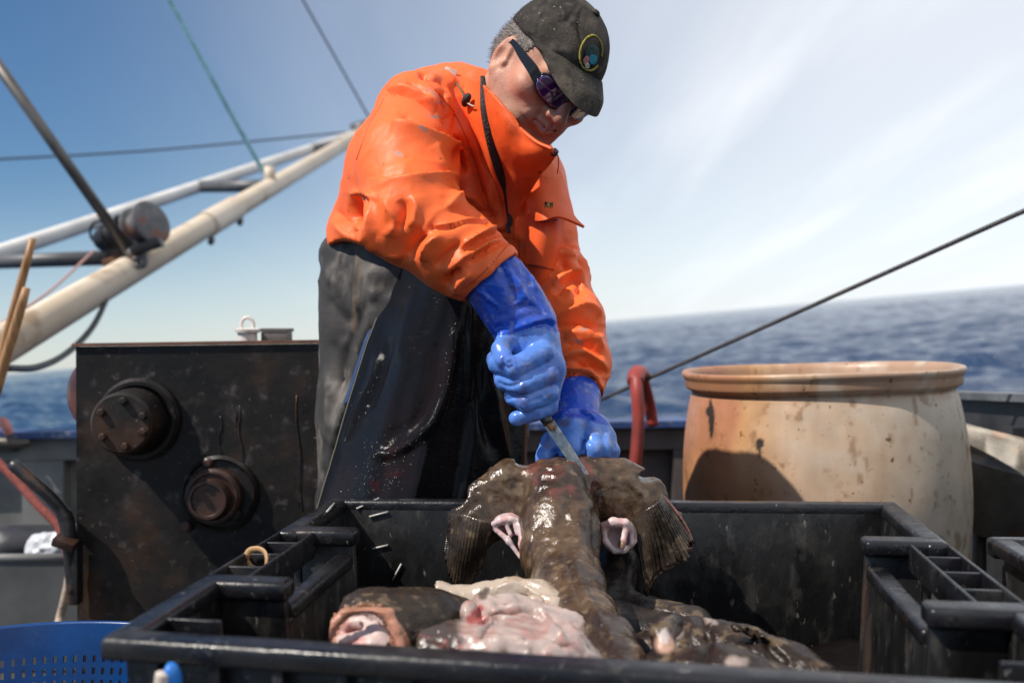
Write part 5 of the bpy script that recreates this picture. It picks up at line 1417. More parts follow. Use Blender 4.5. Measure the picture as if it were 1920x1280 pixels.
# his right hand: fist round the knife
D0 = 1.40
fl = Field(P(985, 650, D0) - [0.13, 0.11, 0.15], P(985, 650, D0) + [0.11, 0.10, 0.16], 0.0019)
fl.chain([K(908, 506, 1.40, 48), K(930, 530, 1.40, 58), K(958, 568, 1.402, 59), K(983, 612, 1.405, 57)], .012)
fl.chain([K(984, 606, 1.405, 56), K(992, 655, 1.405, 53), K(1004, 700, 1.40, 48), K(1004, 742, 1.398, 42)], .014)
fl.chain([K(1012, 640, 1.39, 34), K(1026, 690, 1.375, 31), K(1022, 745, 1.372, 27)], .014)     # back of the hand
fing = [
    [K(1018, 662, 1.362, 23), K(966, 690, 1.335, 21), K(934, 682, 1.352, 19), K(929, 674, 1.385, 16), K(955, 668, 1.41, 14)],
    [K(1026, 702, 1.358, 22), K(980, 722, 1.336, 20), K(945, 714, 1.352, 18), K(942, 706, 1.385, 16), K(965, 700, 1.41, 14)],
    [K(1028, 736, 1.360, 20), K(988, 752, 1.340, 18.5), K(962, 743, 1.356, 16.5), K(960, 736, 1.385, 14), K(978, 728, 1.41, 13)],
    [K(1030, 762, 1.366, 17), K(1002, 775, 1.350, 15), K(970, 784, 1.352, 14), K(967, 784, 1.358, 13)]]
for ch2 in fing: fl.chain(ch2, .0022)
fl.chain([K(952, 632, 1.375, 22), K(940, 655, 1.352, 18), K(946, 676, 1.332, 14), K(956, 685, 1.328, 11)], .005)
V, F = fl.mesh(2)
B3 = lambda X, Y: (820 + X / 2.7825, 440 + Y / 2.7825)
V = sculpt(V, F, [
    ([B3(285, 480), B3(340, 520), B3(440, 480), B3(560, 440), B3(615, 450)], .0040, 4, 9), ([B3(330, 530), B3(440, 500), B3(560, 465), B3(612, 480)], -.0030, 3.5, 3.5),
    ([B3(160, 250), B3(240, 310), B3(310, 370)], .0030, 4, 4), ([B3(200, 300), B3(290, 390), B3(330, 440)], -.0025, 6, 6),
    ([B3(360, 170), B3(400, 230), B3(450, 300), B3(470, 360)], .0045, 7, 5), ([B3(330, 130), B3(370, 260), B3(420, 350)], -.0030, 8, 8),
    ([B3(440, 180), B3(480, 260), B3(540, 370)], -.0022, 6, 6), ([B3(420, 100), B3(470, 170), B3(520, 290)], .0025, 5, 5), ([B3(400, 390), B3(470, 370), B3(530, 390)], -.003, 6, 7),
    ([B3(300, 470), B3(330, 450), B3(350, 480)], .003, 7, 7), ([B3(560, 470), B3(600, 480), B3(615, 520)], -.002, 4, 4),
    ([B3(315, 770), B3(380, 790), B3(460, 755), B3(490, 740)], -.0026, 3.5, 3.5), ([B3(350, 860), B3(430, 840), B3(500, 830)], -.0022, 3.5, 3.5),
    ([B3(480, 870), B3(540, 850), B3(600, 800)], -.0018, 5, 5), ([B3(520, 890), B3(580, 880), B3(620, 880)], .0015, 5, 5),
    ([B3(345, 640), B3(350, 680), B3(380, 705)], -.0030, 3, 3), ([B3(388, 680), (820 + 392 / 2.7825, 440 + 683 / 2.7825)], -.0035, 4, 4), ([B3(360, 655), B3(395, 650), B3(410, 690)], .0020, 3, 3),
    ([B3(380, 940), B3(470, 930), B3(560, 890)], .0012, 6, 6)])
V = V + normals(V, F) * (.0011 * fbm(V, .02, 3, 100) + .0003 * fbm(V, .004, 2, 101) + .0006 * (1 - np.minimum(1, np.abs(fbm(V * [1, 1, 1.6], .035, 3, 103)) * 4)) ** 2)[:, None]
pp, d = proj(V)
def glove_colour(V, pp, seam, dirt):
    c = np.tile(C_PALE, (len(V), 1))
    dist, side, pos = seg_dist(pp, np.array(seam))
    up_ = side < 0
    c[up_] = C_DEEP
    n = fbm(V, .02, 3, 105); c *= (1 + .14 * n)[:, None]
    sm = sst(.0, .5, fbm(V, .03, 3, 109)); c += sm[:, None] * (np.array([0.08, 0.12, 0.46]) - c) * .40
    sc_ = sst(.28, .5, fbm(V, .009, 3, 111)); c += sc_[:, None] * (np.array([0.24, 0.28, 0.48]) - c) * .5
    bl_ = sst(.30, .5, fbm(V, .016, 3, 113)); c += bl_[:, None] * (np.array([0.09, 0.05, 0.12]) - c) * .45
    for (x, y, r, k) in dirt:
        m = sst(1.1, .5, np.hypot(pp[:, 0] - x, pp[:, 1] - y) / r + .5 * n) * k
        c += m[:, None] * (np.array([0.10, 0.085, 0.10]) - c)
    return np.clip(c, .004, .95)
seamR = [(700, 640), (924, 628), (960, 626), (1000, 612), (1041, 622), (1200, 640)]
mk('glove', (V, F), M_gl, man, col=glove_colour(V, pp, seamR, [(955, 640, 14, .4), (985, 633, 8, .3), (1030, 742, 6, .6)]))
# his left hand gripping the fish's jaw
fl = Field(P(1085, 800, 1.42) - [0.085, 0.10, 0.085], P(1085, 800, 1.42) + [0.085, 0.12, 0.11], 0.0019)
fl.chain([K(1085, 716, 1.505, 34), K(1085, 742, 1.485, 39), K(1082, 768, 1.46, 39), K(1083, 792, 1.445, 40)], .01)
fl.chain([K(1083, 790, 1.445, 38), K(1084, 815, 1.42, 38), K(1080, 840, 1.41, 30)], .012)
fl.chain([K(1060, 800, 1.42, 30), K(1112, 806, 1.41, 28), K(1132, 822, 1.41, 24)], .014)
fl.chain([K(1062, 806, 1.405, 27), K(1036, 830, 1.395, 21), K(1022, 856, 1.385, 16), K(1019, 876, 1.38, 13)], .006)
fl.chain([K(1078, 812, 1.395, 27), K(1072, 842, 1.375, 23), K(1066, 866, 1.375, 18), K(1064, 885, 1.38, 15)], .006)
for ch2 in ([K(1108, 806, 1.395, 21), K(1113, 840, 1.368, 18.5), K(1110, 868, 1.372, 16), K(1106, 884, 1.385, 13)],
            [K(1124, 812, 1.400, 20), K(1132, 842, 1.378, 17.5), K(1129, 868, 1.380, 15.5), K(1124, 886, 1.39, 13)],
            [K(1135, 822, 1.410, 19), K(1146, 846, 1.392, 16), K(1144, 868, 1.392, 14), K(1138, 882, 1.40, 12)]):
    fl.chain(ch2, .0035)
fl.chain([K(1097, 828, 1.372, 4), K(1094, 850, 1.36, 5.5), K(1090, 866, 1.355, 5)], .003, op='s')
V, F = fl.mesh(2)
D9 = lambda X, Y: (980 + X / 8, 760 + Y / 8)
V = sculpt(V, F, [
    ([D9(500, 210), D9(700, 180), D9(900, 200), D9(1050, 250)], .0020, 2.5, 4), ([D9(830, 80), D9(950, 150), D9(1090, 230)], -.0030, 3, 3), ([D9(900, 70), D9(1000, 120), D9(1120, 230)], .0025, 3, 3),
    ([D9(560, 140), D9(700, 60), D9(800, 20)], .0020, 4, 4), ([B3(640, 910), B3(720, 890), B3(790, 890)], -.0020, 3, 3),
    ([D9(900, 430), D9(1030, 420), D9(1130, 450)], .0016, 4, 4), ([D9(940, 500), D9(1060, 560), D9(1100, 660)], -.0014, 4, 5),
    ([D9(430, 690), D9(520, 690)], -.003, 3, 5), ([D9(450, 540), D9(440, 650)], -.0012, 4, 4)])
V = V + normals(V, F) * (.0011 * fbm(V, .02, 3, 120) + .0006 * (1 - np.minimum(1, np.abs(fbm(V * [1, 1, 1.6], .035, 3, 123)) * 4)) ** 2)[:, None]
pp, d = proj(V)
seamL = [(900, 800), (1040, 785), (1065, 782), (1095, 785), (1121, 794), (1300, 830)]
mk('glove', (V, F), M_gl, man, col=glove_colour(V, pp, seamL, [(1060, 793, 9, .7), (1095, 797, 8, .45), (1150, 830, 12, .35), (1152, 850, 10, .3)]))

# ---- knife
kn = thing('knife', 'narrow steel fish knife with black handle in the right glove', 'knife', P(1068, 848, 1.365))
ka, kb_, kt = P(936, 656, 1.392), P(1030, 794, 1.360), P(1106, 907, 1.335)
mk('handle', tube(spline([ka, P(965, 705, 1.382), P(1000, 752, 1.37), kb_], 24), [.0085, .0105, .0112] + [.0112] * 16 + [.0105, .0102, .010, .010, .0095], 14, True, .75), mat('black_knife_handle', (0.016, 0.014, 0.014), .35, bump=.2), kn)
axk = kt - kb_; Lk = np.linalg.norm(axk); axk /= Lk
nk = np.cross(axk, FW); nk = nk / np.linalg.norm(nk)                  # across the blade
fk_ = np.cross(nk, axk)
Vb, m_ = [], 26
for i, t in enumerate(np.linspace(0, 1, m_)):
    w = .0079 * (1 - .16 * t) * (1 if t < .86 else math.sqrt(max(1 - ((t - .86) / .14) ** 2, 0.004)))
    c_ = kb_ + axk * Lk * t + nk * (-.0020 * max(t - .8, 0) / .2)
    for (u_, v_) in ((-1, 0), (-.55, 1), (.9, 1), (1, .6), (1, -.6), (.9, -1), (-.55, -1)):
        Vb.append(c_ + nk * w * u_ + fk_ * .0011 * v_)
Fb = [(i * 7 + j, i * 7 + (j + 1) % 7, (i + 1) * 7 + (j + 1) % 7, (i + 1) * 7 + j) for i in range(m_ - 1) for j in range(7)] + [tuple(range(6, -1, -1)), tuple((m_ - 1) * 7 + j for j in range(7))]
mk('blade', (np.array(Vb), Fb), mat('scratched_steel', (0.42, 0.40, 0.37), .28, metal=.9, var=.4, vscale=60, bump=.35, bscale=160, spots=[((0.14, 0.08, 0.05), 70, .5, .65, .7)]), kn, sharp=25)
mk('bolster', tube([kb_ - axk * .004, kb_ + axk * .010], .0090, 12, True, .35), mat('rusty_bolster', (0.24, 0.10, 0.03), .6, var=.5, vscale=120), kn)
# ================================================================ FISH
def brown_skin(V, N, seed, pale_under=0.0, base=(0.090, 0.054, 0.030), dark=(0.018, 0.011, 0.008)):
    n = fbm(V, .05, 4, seed); n2 = fbm(V, .010, 3, seed + 1); n3 = fbm(V, .004, 2, seed + 2)
    c = np.tile(np.array(base), (len(V), 1))
    c += sst(-.05, .45, n)[:, None] * (np.array(dark) - c) * .75
    c += sst(.15, .5, n2)[:, None] * (np.array(dark) - c) * .6
    c += sst(.2, .5, -n2 - .3 * n)[:, None] * (np.array([.21, .15, .09]) - c) * .5
    c *= (1 + .22 * n3)[:, None]
    return c
M_fish = mat('wet_fish_skin', attr=True, rough=0.21, bump=0.0, spec=0.5, bump2=[(0.75, 100, 0.0022), (0.35, 300, 0.0010)])
M_dkfish = mat('wet_dark_fish_skin', attr=True, rough=0.30, spec=0.3, bump2=[(0.8, 90, 0.0024), (0.4, 320, 0.0010)])
M_flesh = mat('wet_pink_flesh', attr=True, rough=0.25, spec=0.45, sss=0.10, bump2=[(0.7, 75, 0.0024), (0.4, 260, 0.0010)])
P8 = lambda X, Y: (800 + X / 2.7833, 820 + Y / 2.7833)          # zoom coordinates of the hanging fish
V3 = lambda *a: np.array(a, float)

hf = thing('monkfish', 'brown monkfish held up by its jaw with both fins hanging', 'fish', P(1085, 1230, 1.06))
fl = Field(P(1070, 1050, 1.22) - [0.19, 0.28, 0.17], P(1070, 1050, 1.22) + [0.19, 0.22, 0.14], 0.0026)
# flat broad head across the top
fl.cone(P(955, 920, 1.365), P(1165, 918, 1.365), .036, .034, .02, ax=FW, sq=.62)
fl.cone(P(985, 912, 1.375), P(1150, 908, 1.375), .030, .030, .02)
fl.cone(P(960, 897, 1.375), P(1180, 895, 1.375), .014, .012, .016)
fl.cone(P(1090, 882, 1.375), P(1110, 892, 1.365), .020, .02, .02)
# body: a ridge that sweeps down and towards the camera
BODY = [K(1050, 925, 1.35, 64), K(1044, 985, 1.315, 68), K(1047, 1045, 1.275, 63), K(1062, 1105, 1.21, 57), K(1088, 1160, 1.13, 48), K(1122, 1205, 1.05, 41), K(1160, 1243, .985, 33), K(1192, 1275, .94, 26)]
fl.chain(BODY, .018)
fl.chain([K(1085, 930, 1.335, 28), K(1087, 1000, 1.285, 29), K(1092, 1075, 1.225, 26), K(1118, 1140, 1.14, 24), K(1156, 1195, 1.055, 20), K(1190, 1235, .985, 16)], .022)
# fleshy arms that carry the breast fins
fl.chain([K(962, 928, 1.365, 40), K(918, 948, 1.355, 35), K(886, 985, 1.345, 31), K(866, 1030, 1.335, 24)], .02, ax=FW, sq=.42)
fl.chain([K(1150, 928, 1.365, 41), K(1202, 945, 1.36, 37), K(1236, 980, 1.35, 31), K(1250, 1020, 1.345, 24)], .02, ax=FW, sq=.42)
# the spines and torn lip along the jaw
for (x, y, x2, y2, r1) in ((942, 885, 946, 868, 5), (1172, 885, 1178, 876, 5), (1115, 884, 1122, 872, 5), (1000, 882, 1004, 872, 4), (1035, 878, 1040, 869, 4), (1075, 876, 1072, 866, 4)):
    fl.cone(P(x, y, 1.375), P(x2, y2, 1.37), r1 * 1.37 / FPX, 1.2 * 1.37 / FPX, .006)
fl.cone(P(890, 920, 1.38), P(925, 890, 1.385), .010, .012, .01)
fl.chain([K(1185, 890, 1.385, 14), K(1225, 908, 1.39, 12), K(1246, 928, 1.39, 9)], .008)
fl.ell(P(852, 928, 1.36), (.022, .03, .016), None, .004, 's'); fl.ell(P(898, 882, 1.37), (.013, .05, .008), None, .003, 's')
fl.ell(P(1275, 925, 1.36), (.020, .03, .022), None, .004, 's'); fl.ell(P(1215, 890, 1.37), (.016, .05, .007), None, .003, 's')
fl.ell(P(985, 866, 1.37), (.016, .05, .006), None, .003, 's')
# the hollow behind each arm
fl.ell(P(950, 1000, 1.30), (.017, .03, .022), None, .012, 's')
fl.ell(P(1160, 1003, 1.305), (.026, .03, .025), None, .012, 's')
V, F = fl.mesh(2)
V = sculpt(V, F, [
    ([P8(730, 240), P8(740, 330), P8(720, 420), P8(715, 520)], -.0030, 8, 6), ([P8(800, 260), P8(830, 340), P8(800, 460), P8(810, 600)], .0030, 9, 12),
    ([P8(760, 620), P8(800, 780), P8(880, 920), P8(980, 1080)], .0035, 9, 12), ([P8(720, 560), P8(760, 720), P8(830, 900), P8(930, 1080)], -.0030, 6, 6),
    ([P8(480, 220), P8(490, 330), P8(480, 420)], -.0035, 8, 8), ([P8(870, 380), P8(880, 520), P8(890, 680)], -.0030, 6, 6),
    ([P8(880, 230), P8(900, 320), P8(890, 400)], -.0055, 8, 10), ([P8(300, 260), P8(380, 200), P8(470, 190)], .002, 10, 10),
    ([P8(390, 150), P8(400, 200), P8(420, 240)], .003, 6, 6), ([P8(1030, 180), P8(1060, 240), P8(1120, 300)], .0035, 5, 8),
    ([P8(820, 150), P8(850, 220), P8(850, 260)], -.0050, 7, 5), ([P8(500, 150), P8(640, 170), P8(760, 165)], -.002, 5, 9),
    ([P8(540, 160), P8(640, 150), P8(720, 150)], .002, 5, 5), ([P8(160, 420), P8(230, 370), P8(300, 330)], -.002, 8, 8)], dr=(0.8, 1.46))
N = normals(V, F)
V = V + N * (.0042 * fbm(V, .035, 4, 130) + .0013 * fbm(V, .009, 3, 131))[:, None]
c = brown_skin(V, N, 132)
pp, d = proj(V)
c += (sst(.1, .5, fbm(V, .03, 3, 139)) * blotch(V, [(1030, 885, 60), (1090, 890, 50)], .8))[:, None] * (np.array([.17, .05, .04]) - c) * .7
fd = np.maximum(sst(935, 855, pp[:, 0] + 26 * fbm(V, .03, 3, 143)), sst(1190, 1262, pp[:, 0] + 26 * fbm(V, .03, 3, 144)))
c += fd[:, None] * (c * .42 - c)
lo = sst(-.15, .25, fbm(V, .03, 3, 140)) * sst(1040, 1120, pp[:, 1]) * sst(30, -10, pp[:, 0] - np.interp(pp[:, 1], [1000, 1100, 1180, 1250], [985, 1012, 1062, 1120]))
c += lo[:, None] * (np.array([.34, .27, .20]) - c) * .7
mk('body', (V, F), M_fish, hf, col=np.clip(c, .006, .8))
kp = np.zeros(len(V))
for ln_, w_, k_ in (([P8(780, 300), P8(800, 440), P8(820, 560)], 14, 1), ([P8(760, 640), P8(820, 780), P8(900, 940), P8(1020, 1120)], 16, 1), ([P8(800, 870), P8(850, 1060), P8(870, 1150)], 14, .6), ([P8(170, 560), P8(250, 450), P8(330, 320)], 26, .25), ([P8(960, 210), P8(1060, 250)], 16, .3), ([P8(720, 180), P8(760, 250)], 16, .5)):
    ds_, _, _ = seg_dist(pp, spline(np.array(ln_, float), 30)); kp = np.maximum(kp, k_ * np.exp(-(ds_ / w_) ** 2))
pass
# breast fins: thin rayed sheets with a frayed edge
def fin(root, tip, nr, th, seed, mid=None, ray=.0011):
    a, b_ = spline(np.array(root), 70), spline(np.array(tip), 70)
    rng = np.random.RandomState(seed)
    rows = []
    for v in np.linspace(0, 1, 34):
        q = a + (b_ - a) * v
        if mid is not None: q = q + np.asarray(mid) * (4 * v * (1 - v))
        u = np.linspace(0, 1, 70)
        rayp = np.sin(2 * np.pi * nr * u)
        q = q - FW * (ray * np.abs(rayp) ** .6 * np.sign(rayp) * (0.3 + 0.7 * v))[:, None]
        if v > .93: q = q + (b_ - a) * (0.11 * (rng.rand(70) - .5) + .05 * np.abs(rayp))[:, None]
        q = q - FW * (.004 * np.sin(5 * u + 4 * v + seed))[:, None]
        rows.append(q)
    return sheet(np.array(rows), th)
def fin_col(V, seed):
    c = brown_skin(V, V, seed, base=(.050, .035, .024), dark=(.014, .010, .008)); return np.clip(c, .005, .6)
fv = fin([P(843, 975, 1.342), P(868, 965, 1.318), P(896, 972, 1.312), P(924, 978, 1.325)], [P(834, 1035, 1.335), P(850, 1080, 1.325), P(869, 1106, 1.322), P(906, 1058, 1.325)], 14, .0022, 3)
mk('breast_fin', fv, M_fish, hf, col=fin_col(fv[0], 141))
fv = fin([P(1190, 970, 1.33), P(1210, 955, 1.315), P(1230, 940, 1.316), P(1240, 926, 1.332)], [P(1210, 1108, 1.32), P(1232, 1072, 1.315), P(1284, 1045, 1.32), P(1297, 1008, 1.335)], 17, .0022, 5)
mk('breast_fin', fv, M_fish, hf, col=fin_col(fv[0], 145))
mk('fin_edge', tube(spline([P(1244, 930, 1.342), P(1268, 958, 1.335), P(1288, 988, 1.332), P(1298, 1015, 1.33), P(1292, 1035, 1.325), P(1276, 1052, 1.322), P(1246, 1068, 1.32), P(1228, 1082, 1.318), P(1212, 1106, 1.32)], 60), .0017, 6), mat('reddish_fin_edge', (.22, .10, .08), .3, var=.4, vscale=90, bump=.5, bscale=200), hf)
# white gill pouches
def pouch(c0, r, lips, spines, seed, sticks=()):
    fl = Field(c0 - 0.06, c0 + 0.06, .0016)
    fl.ell(c0 + FW * .004, r, None, 0)
    fl.ell(c0 - FW * .014 + UP * -.001, (r[0] * .80, r[1] * 1.3, r[2] * .72), None, .004, 's')
    for ch2 in lips: fl.chain([K(*k) for k in ch2], .005)
    for a, b2, rr in spines: fl.cone(P(*a), P(*b2), rr, rr * .85, .003)
    V, F = fl.mesh(2); V = V + normals(V, F) * (.0012 * fbm(V, .014, 3, seed))[:, None]
    pp, d = proj(V); n = fbm(V, .012, 3, seed + 1)
    c = np.tile(np.array([.62, .47, .45]), (len(V), 1)); c += sst(0, .5, n)[:, None] * (np.array([.55, .25, .24]) - c) * .8
    c += sst(.1, .5, -n)[:, None] * (np.array([.42, .36, .38]) - c) * .5
    return V, F, c
V, F, c = pouch(P(952, 985, 1.325), (.021, .020, .016), [[(925, 982, 1.318, 5), (938, 976, 1.316, 6.5), (958, 974, 1.316, 6.5), (976, 976, 1.316, 5)], [(932, 993, 1.318, 4), (955, 1015, 1.312, 5), (976, 1045, 1.302, 3.5)], [(976, 985, 1.31, 5), (978, 1020, 1.30, 5), (980, 1050, 1.29, 3)]],
                [((950, 984, 1.315), (958, 1002, 1.312), .0035), ((966, 986, 1.312), (970, 1000, 1.31), .0035)], 150)
mk('gill_pouch', (V, F), M_flesh, hf, col=c)
V, F, c = pouch(P(1160, 1005, 1.325), (.026, .021, .024), [[(1130, 984, 1.316, 6), (1150, 978, 1.312, 8), (1172, 980, 1.312, 7), (1184, 992, 1.315, 5)], [(1131, 990, 1.316, 4.5), (1136, 1015, 1.314, 5), (1152, 1032, 1.312, 5), (1170, 1032, 1.312, 4.5), (1192, 1014, 1.316, 4)]],
                [((1174, 990, 1.312), (1167, 1025, 1.302), .0048), ((1184, 996, 1.316), (1184, 1018, 1.312), .0035)], 155)
pp, d = proj(V); c += blotch(V, [(1166, 1020, 10)], .4)[:, None] * (np.array([.16, .10, .06]) - c)
mk('gill_pouch', (V, F), M_flesh, hf, col=c)

# ---- the heap in the crate
def heap_fish(name, label, build, colour, lo, hi, vox, strokes, m, seed, noise=(.003, .03), ridge=0):
    t = thing(name, label, 'fish', np.array([(lo[0] + hi[0]) / 2, (lo[1] + hi[1]) / 2, lo[2] + .02]), 'monkfish heaped in the crate')
    fl = Field(lo, hi, vox); build(fl); V, F = fl.mesh(2)
    if strokes: V = sculpt(V, F, strokes, gain=2.0)
    N = normals(V, F)
    if ridge:
        a_ = P(1070, 1215, 1.0) - P(880, 1150, 1.05); a_ /= np.linalg.norm(a_); q_ = V - .72 * (V @ a_)[:, None] * a_
        V = V + N * (ridge * (1 - np.minimum(1, np.abs(fbm(q_, .022, 3, seed + 5)) * 3)) ** 1.5)[:, None]
    V = V + N * (noise[0] * fbm(V, noise[1], 4, seed) + noise[0] * .3 * fbm(V, noise[1] * .25, 3, seed + 1))[:, None]
    mk('body', (V, F), m, t, col=np.clip(colour(V, normals(V, F)), .005, .85))
    return t
GAIN = 2.0
P5 = lambda X, Y: (560 + X / 2.8235, 1040 + Y / 2.8235)
# dark base of the heap: several fish lying one over another, back and belly
def b_under(fl):
    fl.chain([K(690, 1215, 1.18, 62), K(800, 1200, 1.20, 78), K(900, 1190, 1.20, 70)], .02)
    fl.chain([K(640, 1260, 1.0, 60), K(800, 1275, .98, 80), K(900, 1275, .97, 70)], .02)
heap_fish('monkfish', 'dark monkfish back lying under the others at the left of the crate', b_under, lambda V, N: brown_skin(V, N, 160, base=(.05, .034, .024), dark=(.014, .011, .010)),
          P(600, 1330, .85) * [1, 0, 0] + [0, .80, .50], P(960, 1100, 1.3) * [1, 0, 1] + [0, 1.34, 0], .0042, None, M_dkfish, 160, (.004, .04))
# the one with its mouth agape
def b_mouth(fl):
    fl.cone(P(700, 1195, 1.035), P(800, 1185, 1.06), .052, .046, .02)
    fl.chain([K(770, 1175, 1.08, 64), K(850, 1185, 1.09, 58), K(905, 1190, 1.10, 44)], .02)
    # the lower jaw: a thick arch of pink lip
    fl.ell(P(676, 1192, .955), (.037, .055, .036), None, .006, 's')
    fl.chain([K(603, 1225, .965, 9), K(622, 1175, .968, 11), K(655, 1142, .972, 13), K(692, 1131, .972, 14), K(724, 1146, .968, 13), K(744, 1182, .96, 11), K(757, 1228, .95, 9)], .004)
    fl.cone(P(640, 1218, .985), P(705, 1214, .98), .015, .018, .005)
    fl.chain([K(700, 1175, .99, 12), K(715, 1190, .98, 14), K(730, 1215, .972, 12)], .006)
    fl.chain([K(652, 1170, 1.0, 10), K(680, 1165, 1.0, 9), K(700, 1178, .99, 8)], .006)
    rng = np.random.RandomState(4)
    arch = spline(np.array([(632, 1168), (660, 1142), (694, 1134), (722, 1148), (742, 1182), (752, 1212)], float), 16)
    for k, (x, y) in enumerate(arch):
        fl.cone(P(x, y, .978), P(x + (685 - x) * .16 + rng.normal(0, 2), y + 10 + rng.uniform(0, 6), .968), .0022, .0006, .002)
        if k % 2 == 0: fl.cone(P(x, y - 8, .985), P(x + (x - 690) * .10, y - 18 - rng.uniform(0, 5), .985), .003, .0008, .003)
def c_mouth(V, N):
    c = brown_skin(V, N, 165, base=(.036, .025, .017), dark=(.010, .008, .007)); pp, d = proj(V)
    n = fbm(V, .012, 3, 166); n2 = fbm(V, .03, 3, 167)
    dist, side, pos = seg_dist(pp, spline(np.array([(600, 1222), (626, 1172), (660, 1142), (694, 1134), (722, 1147), (744, 1184), (758, 1230)], float), 40))
    lip = sst(24, 13, dist + 5 * n) * (d < 1.0)
    c += lip[:, None] * (np.array([.46, .22, .15]) - c) * .95
    c += (sst(12, 5, dist + 5 * n) * (d < 1.01) * sst(-.2, .4, n))[:, None] * (np.array([.30, .14, .07]) - c) * .7
    ins = (np.hypot((pp[:, 0] - 680) / 58, (pp[:, 1] - 1200) / 62) + .15 * n < .82) * (d < 1.06)
    c[ins] = np.array([.60, .46, .43]) + (np.array([.50, .20, .18]) - np.array([.60, .46, .43])) * sst(-.1, .5, n2[ins] + .3 * n[ins])[:, None]
    return c
heap_fish('monkfish', 'monkfish with its pink toothy mouth gaping at the left of the crate', b_mouth, c_mouth,
          P(590, 1250, .9) * [1, 0, 0] + [0, .86, .56], P(930, 1085, 1.08) * [1, 0, 1] + [0, 1.22, .0], .0021, None, M_dkfish, 170, (.0022, .018))
# the belly-up one, cut open
def b_belly(fl):
    fl.chain([K(820, 1240, .96, 60), K(930, 1235, .95, 80), K(1040, 1250, .94, 66), K(1090, 1270, .93, 40)], .03)
    fl.chain([K(870, 1190, 1.06, 40), K(950, 1195, 1.06, 66), K(1050, 1205, 1.05, 60)], .03)
    fl.chain([K(775, 1120, 1.17, 10), K(820, 1112, 1.17, 20), K(862, 1122, 1.165, 22), K(905, 1115, 1.165, 22), K(960, 1108, 1.165, 22), K(1010, 1112, 1.16, 24), K(1040, 1150, 1.13, 30)], .008)
    fl.chain([K(1000, 1130, 1.10, 16), K(1030, 1170, 1.05, 16), K(1060, 1210, 1.0, 14)], .01)
    fl.chain([K(935, 1180, .985, 28), K(960, 1192, .97, 26), K(990, 1190, .98, 20)], .010)
    fl.chain([K(880, 1140, 1.04, 16), K(882, 1170, 1.03, 13), K(885, 1190, 1.02, 10)], .006)
    fl.chain([K(905, 1125, 1.06, 14), K(930, 1150, 1.03, 12)], .006)
    fl.ell(P(900, 1170, .985), (.012, .035, .014), None, .006, 's')
    fl.cone(P(886, 1185, .985), P(893, 1178, .975), .012, .010, .004)
    fl.cone(P(918, 1105, 1.142), P(908, 1125, 1.142), .0022, .0022, .003, 's')
    fl.cone(P(858, 1098, 1.145), P(866, 1135, 1.145), .0022, .0022, .003, 's')
def c_belly(V, N):
    pp, d = proj(V); n = fbm(V, .022, 4, 175); n2 = fbm(V * [1, 1, .6], .008, 3, 176)
    c = np.tile(np.array([.43, .335, .295]), (len(V), 1))
    c += sst(-.05, .45, n)[:, None] * (np.array([.34, .19, .16]) - c) * .8
    c += sst(.1, .5, -n)[:, None] * (np.array([.34, .28, .27]) - c) * .8
    cream = sst(1138, 1124, pp[:, 1] + 6 * n) * (d > 1.09)
    c += cream[:, None] * (np.array([.44, .36, .28]) - c) * .9
    c += (cream * sst(-.1, .3, n2 + n) * sst(840, 890, pp[:, 0]))[:, None] * (np.array([.30, .20, .12]) - c) * .6
    low = sst(1200, 1222, pp[:, 1] + 8 * n) * sst(830, 880, pp[:, 0])
    c += low[:, None] * (np.array([.40, .33, .30]) - c) * .8
    c += (low * sst(.05, .45, n2))[:, None] * (np.array([.14, .10, .08]) - c) * .7
    dk = sst(880, 850, pp[:, 0] + 18 * n) * sst(1140, 1160, pp[:, 1]) 
    c += dk[:, None] * (np.array([.05, .035, .026]) - c) * .95
    bl = blotch(V, [(893, 1152, 16), (902, 1162, 14), (883, 1160, 12), (900, 1140, 9)], .6) * (d < 1.08)
    c += bl[:, None] * (np.array([.33, .03, .03]) - c) * .85
    vein = sst(.06, .0, np.abs(fbm(V, .03, 3, 178))) * sst(1130, 1150, pp[:, 1])
    c += vein[:, None] * (np.array([.42, .12, .11]) - c) * .45
    c += blotch(V, [(905, 1115, 12), (912, 1106, 8)], .5)[:, None] * (np.array([.05, .04, .03]) - c) * .8
    return c
heap_fish('monkfish', 'gutted monkfish lying belly up, pink flesh open, in mid crate', b_belly, c_belly,
          P(760, 1330, .85) * [1, 0, 0] + [0, .84, .57], P(1130, 1075, 1.15) * [1, 0, 1] + [0, 1.26, .0], .0024,
          [([(905, 1180), (940, 1155), (990, 1145), (1030, 1165)], -.004, 5, 9), ([(980, 1200), (1020, 1190), (1060, 1215)], -.004, 5, 8), ([(930, 1130), (980, 1125), (1020, 1135)], -.004, 4, 6),
           ([(1010, 1140), (1030, 1170), (1060, 1205)], .004, 6, 6), ([(900, 1195), (912, 1180), (925, 1165)], -.006, 4, 5)], M_flesh, 180, (.0020, .028), .0028)
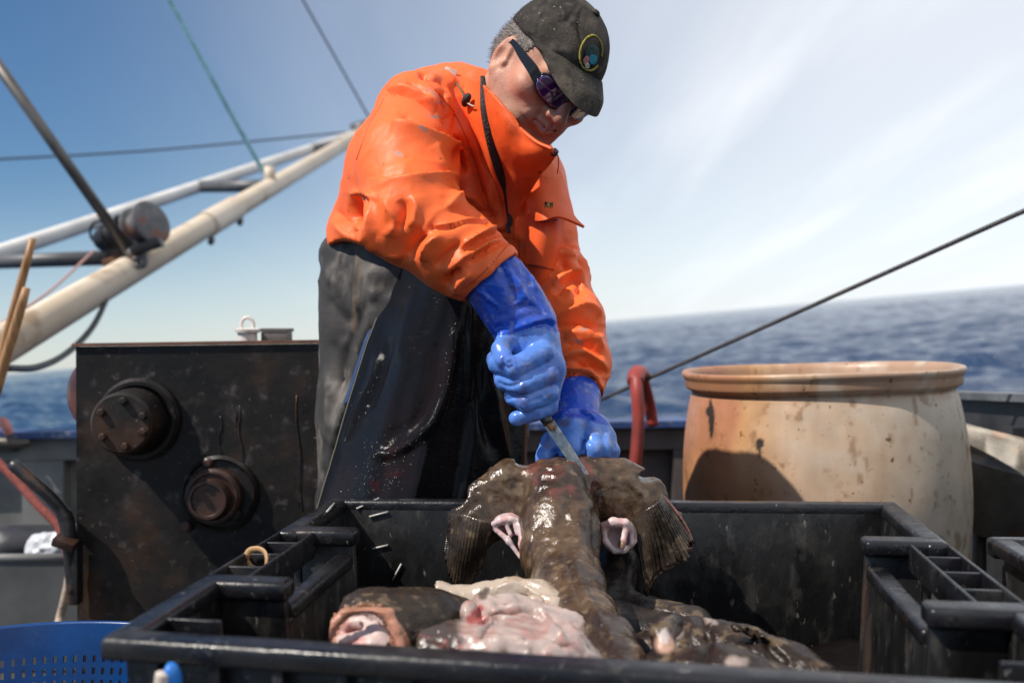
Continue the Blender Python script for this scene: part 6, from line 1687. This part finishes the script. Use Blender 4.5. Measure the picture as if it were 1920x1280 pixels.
# brown one to the right
def b_right(fl):
    fl.chain([K(1215, 1235, 1.08, 48), K(1300, 1238, 1.08, 70), K(1390, 1250, 1.06, 66), K(1470, 1262, 1.03, 50), K(1540, 1275, 1.0, 34)], .03)
    fl.chain([K(1250, 1270, .98, 54), K(1360, 1290, .95, 64), K(1460, 1300, .95, 56)], .03)
    fl.chain([K(1262, 1170, 1.02, 22), K(1240, 1185, 1.0, 21), K(1244, 1205, .985, 17)], .012)
    for k in range(7): fl.cone(P(1380 + 22 * k, 1175 + 8 * k, 1.03), P(1395 + 25 * k, 1182 + 10 * k, 1.02), .006, .003, .004)
def c_right(V, N):
    c = brown_skin(V, N, 185, base=(.026, .015, .010), dark=(.009, .006, .005)); pp, d = proj(V)
    m = blotch(V, [(1246, 1205, 24)], .5) * (d < 1.02); c += m[:, None] * (np.array([.50, .30, .22]) - c) * .9
    m = sst(1, .7, np.hypot((pp[:, 0] - 1246) / 11, (pp[:, 1] - 1192) / 17)) * (d < 1.02); c += m[:, None] * (np.array([.52, .46, .44]) - c) * .9
    for (x, y, r, k2) in ((1328, 1160, 10, .7), (1340, 1166, 7, .6), (1375, 1243, 20, .8), (1395, 1240, 12, .6), (1270, 1185, 16, .4)):
        c += (blotch(V, [(x, y, r)], .7) * k2)[:, None] * (np.array([.42, .33, .29]) - c)
    return c
heap_fish('monkfish', 'brown monkfish with a pale stump lying at the right of the crate', b_right, c_right,
          P(1165, 1350, .85) * [1, 0, 0] + [0, .82, .53], P(1590, 1110, 1.05) * [1, 0, 1] + [0, 1.2, 0], .0034,
          [([(1310, 1150), (1330, 1200), (1310, 1250)], -.004, 8, 8), ([(1380, 1160), (1430, 1200), (1470, 1240)], -.005, 6, 8)], M_dkfish, 190, (.004, .035))
# dark tail behind the one held up
def b_back(fl):
    fl.chain([K(1150, 1010, 1.40, 30), K(1158, 1060, 1.385, 34), K(1150, 1110, 1.36, 32), K(1130, 1150, 1.33, 26)], .02)
    fl.chain([K(1130, 1160, 1.33, 26), K(1200, 1160, 1.33, 40), K(1300, 1175, 1.3, 40)], .02)
    fl.chain([K(1040, 1190, 1.28, 60), K(1150, 1195, 1.25, 64), K(1260, 1210, 1.22, 60)], .02)
heap_fish('monkfish', 'dark wet monkfish half hidden behind the one held up', b_back, lambda V, N: brown_skin(V, N, 195, base=(.035, .027, .024), dark=(.012, .010, .010)),
          P(1010, 1290, 1.2) * [1, 0, 0] + [0, 1.12, .50], P(1330, 985, 1.4) * [1, 0, 1] + [0, 1.46, 0], .0042, None, M_dkfish, 196, (.003, .03))
# dark wet mass right at the bottom of the crate
V, F = sheet(np.array([[crate_map(np.array([[x, y, -0.20 - .015 * math.sin(9 * x + 5 * y)]]))[0] for x in np.linspace(.04, CW - .04, 50)] for y in np.linspace(.04, CD - .04, 40)]), .02)
V = V + np.array([0, 0, 1]) * (.02 * fbm(V, .08, 4, 200))[:, None]
o = mk('fish_slurry', (V, F), M_dkfish, col=np.tile(np.array([.008, .006, .006]), (len(V), 1))); tag(o, kind='stuff')
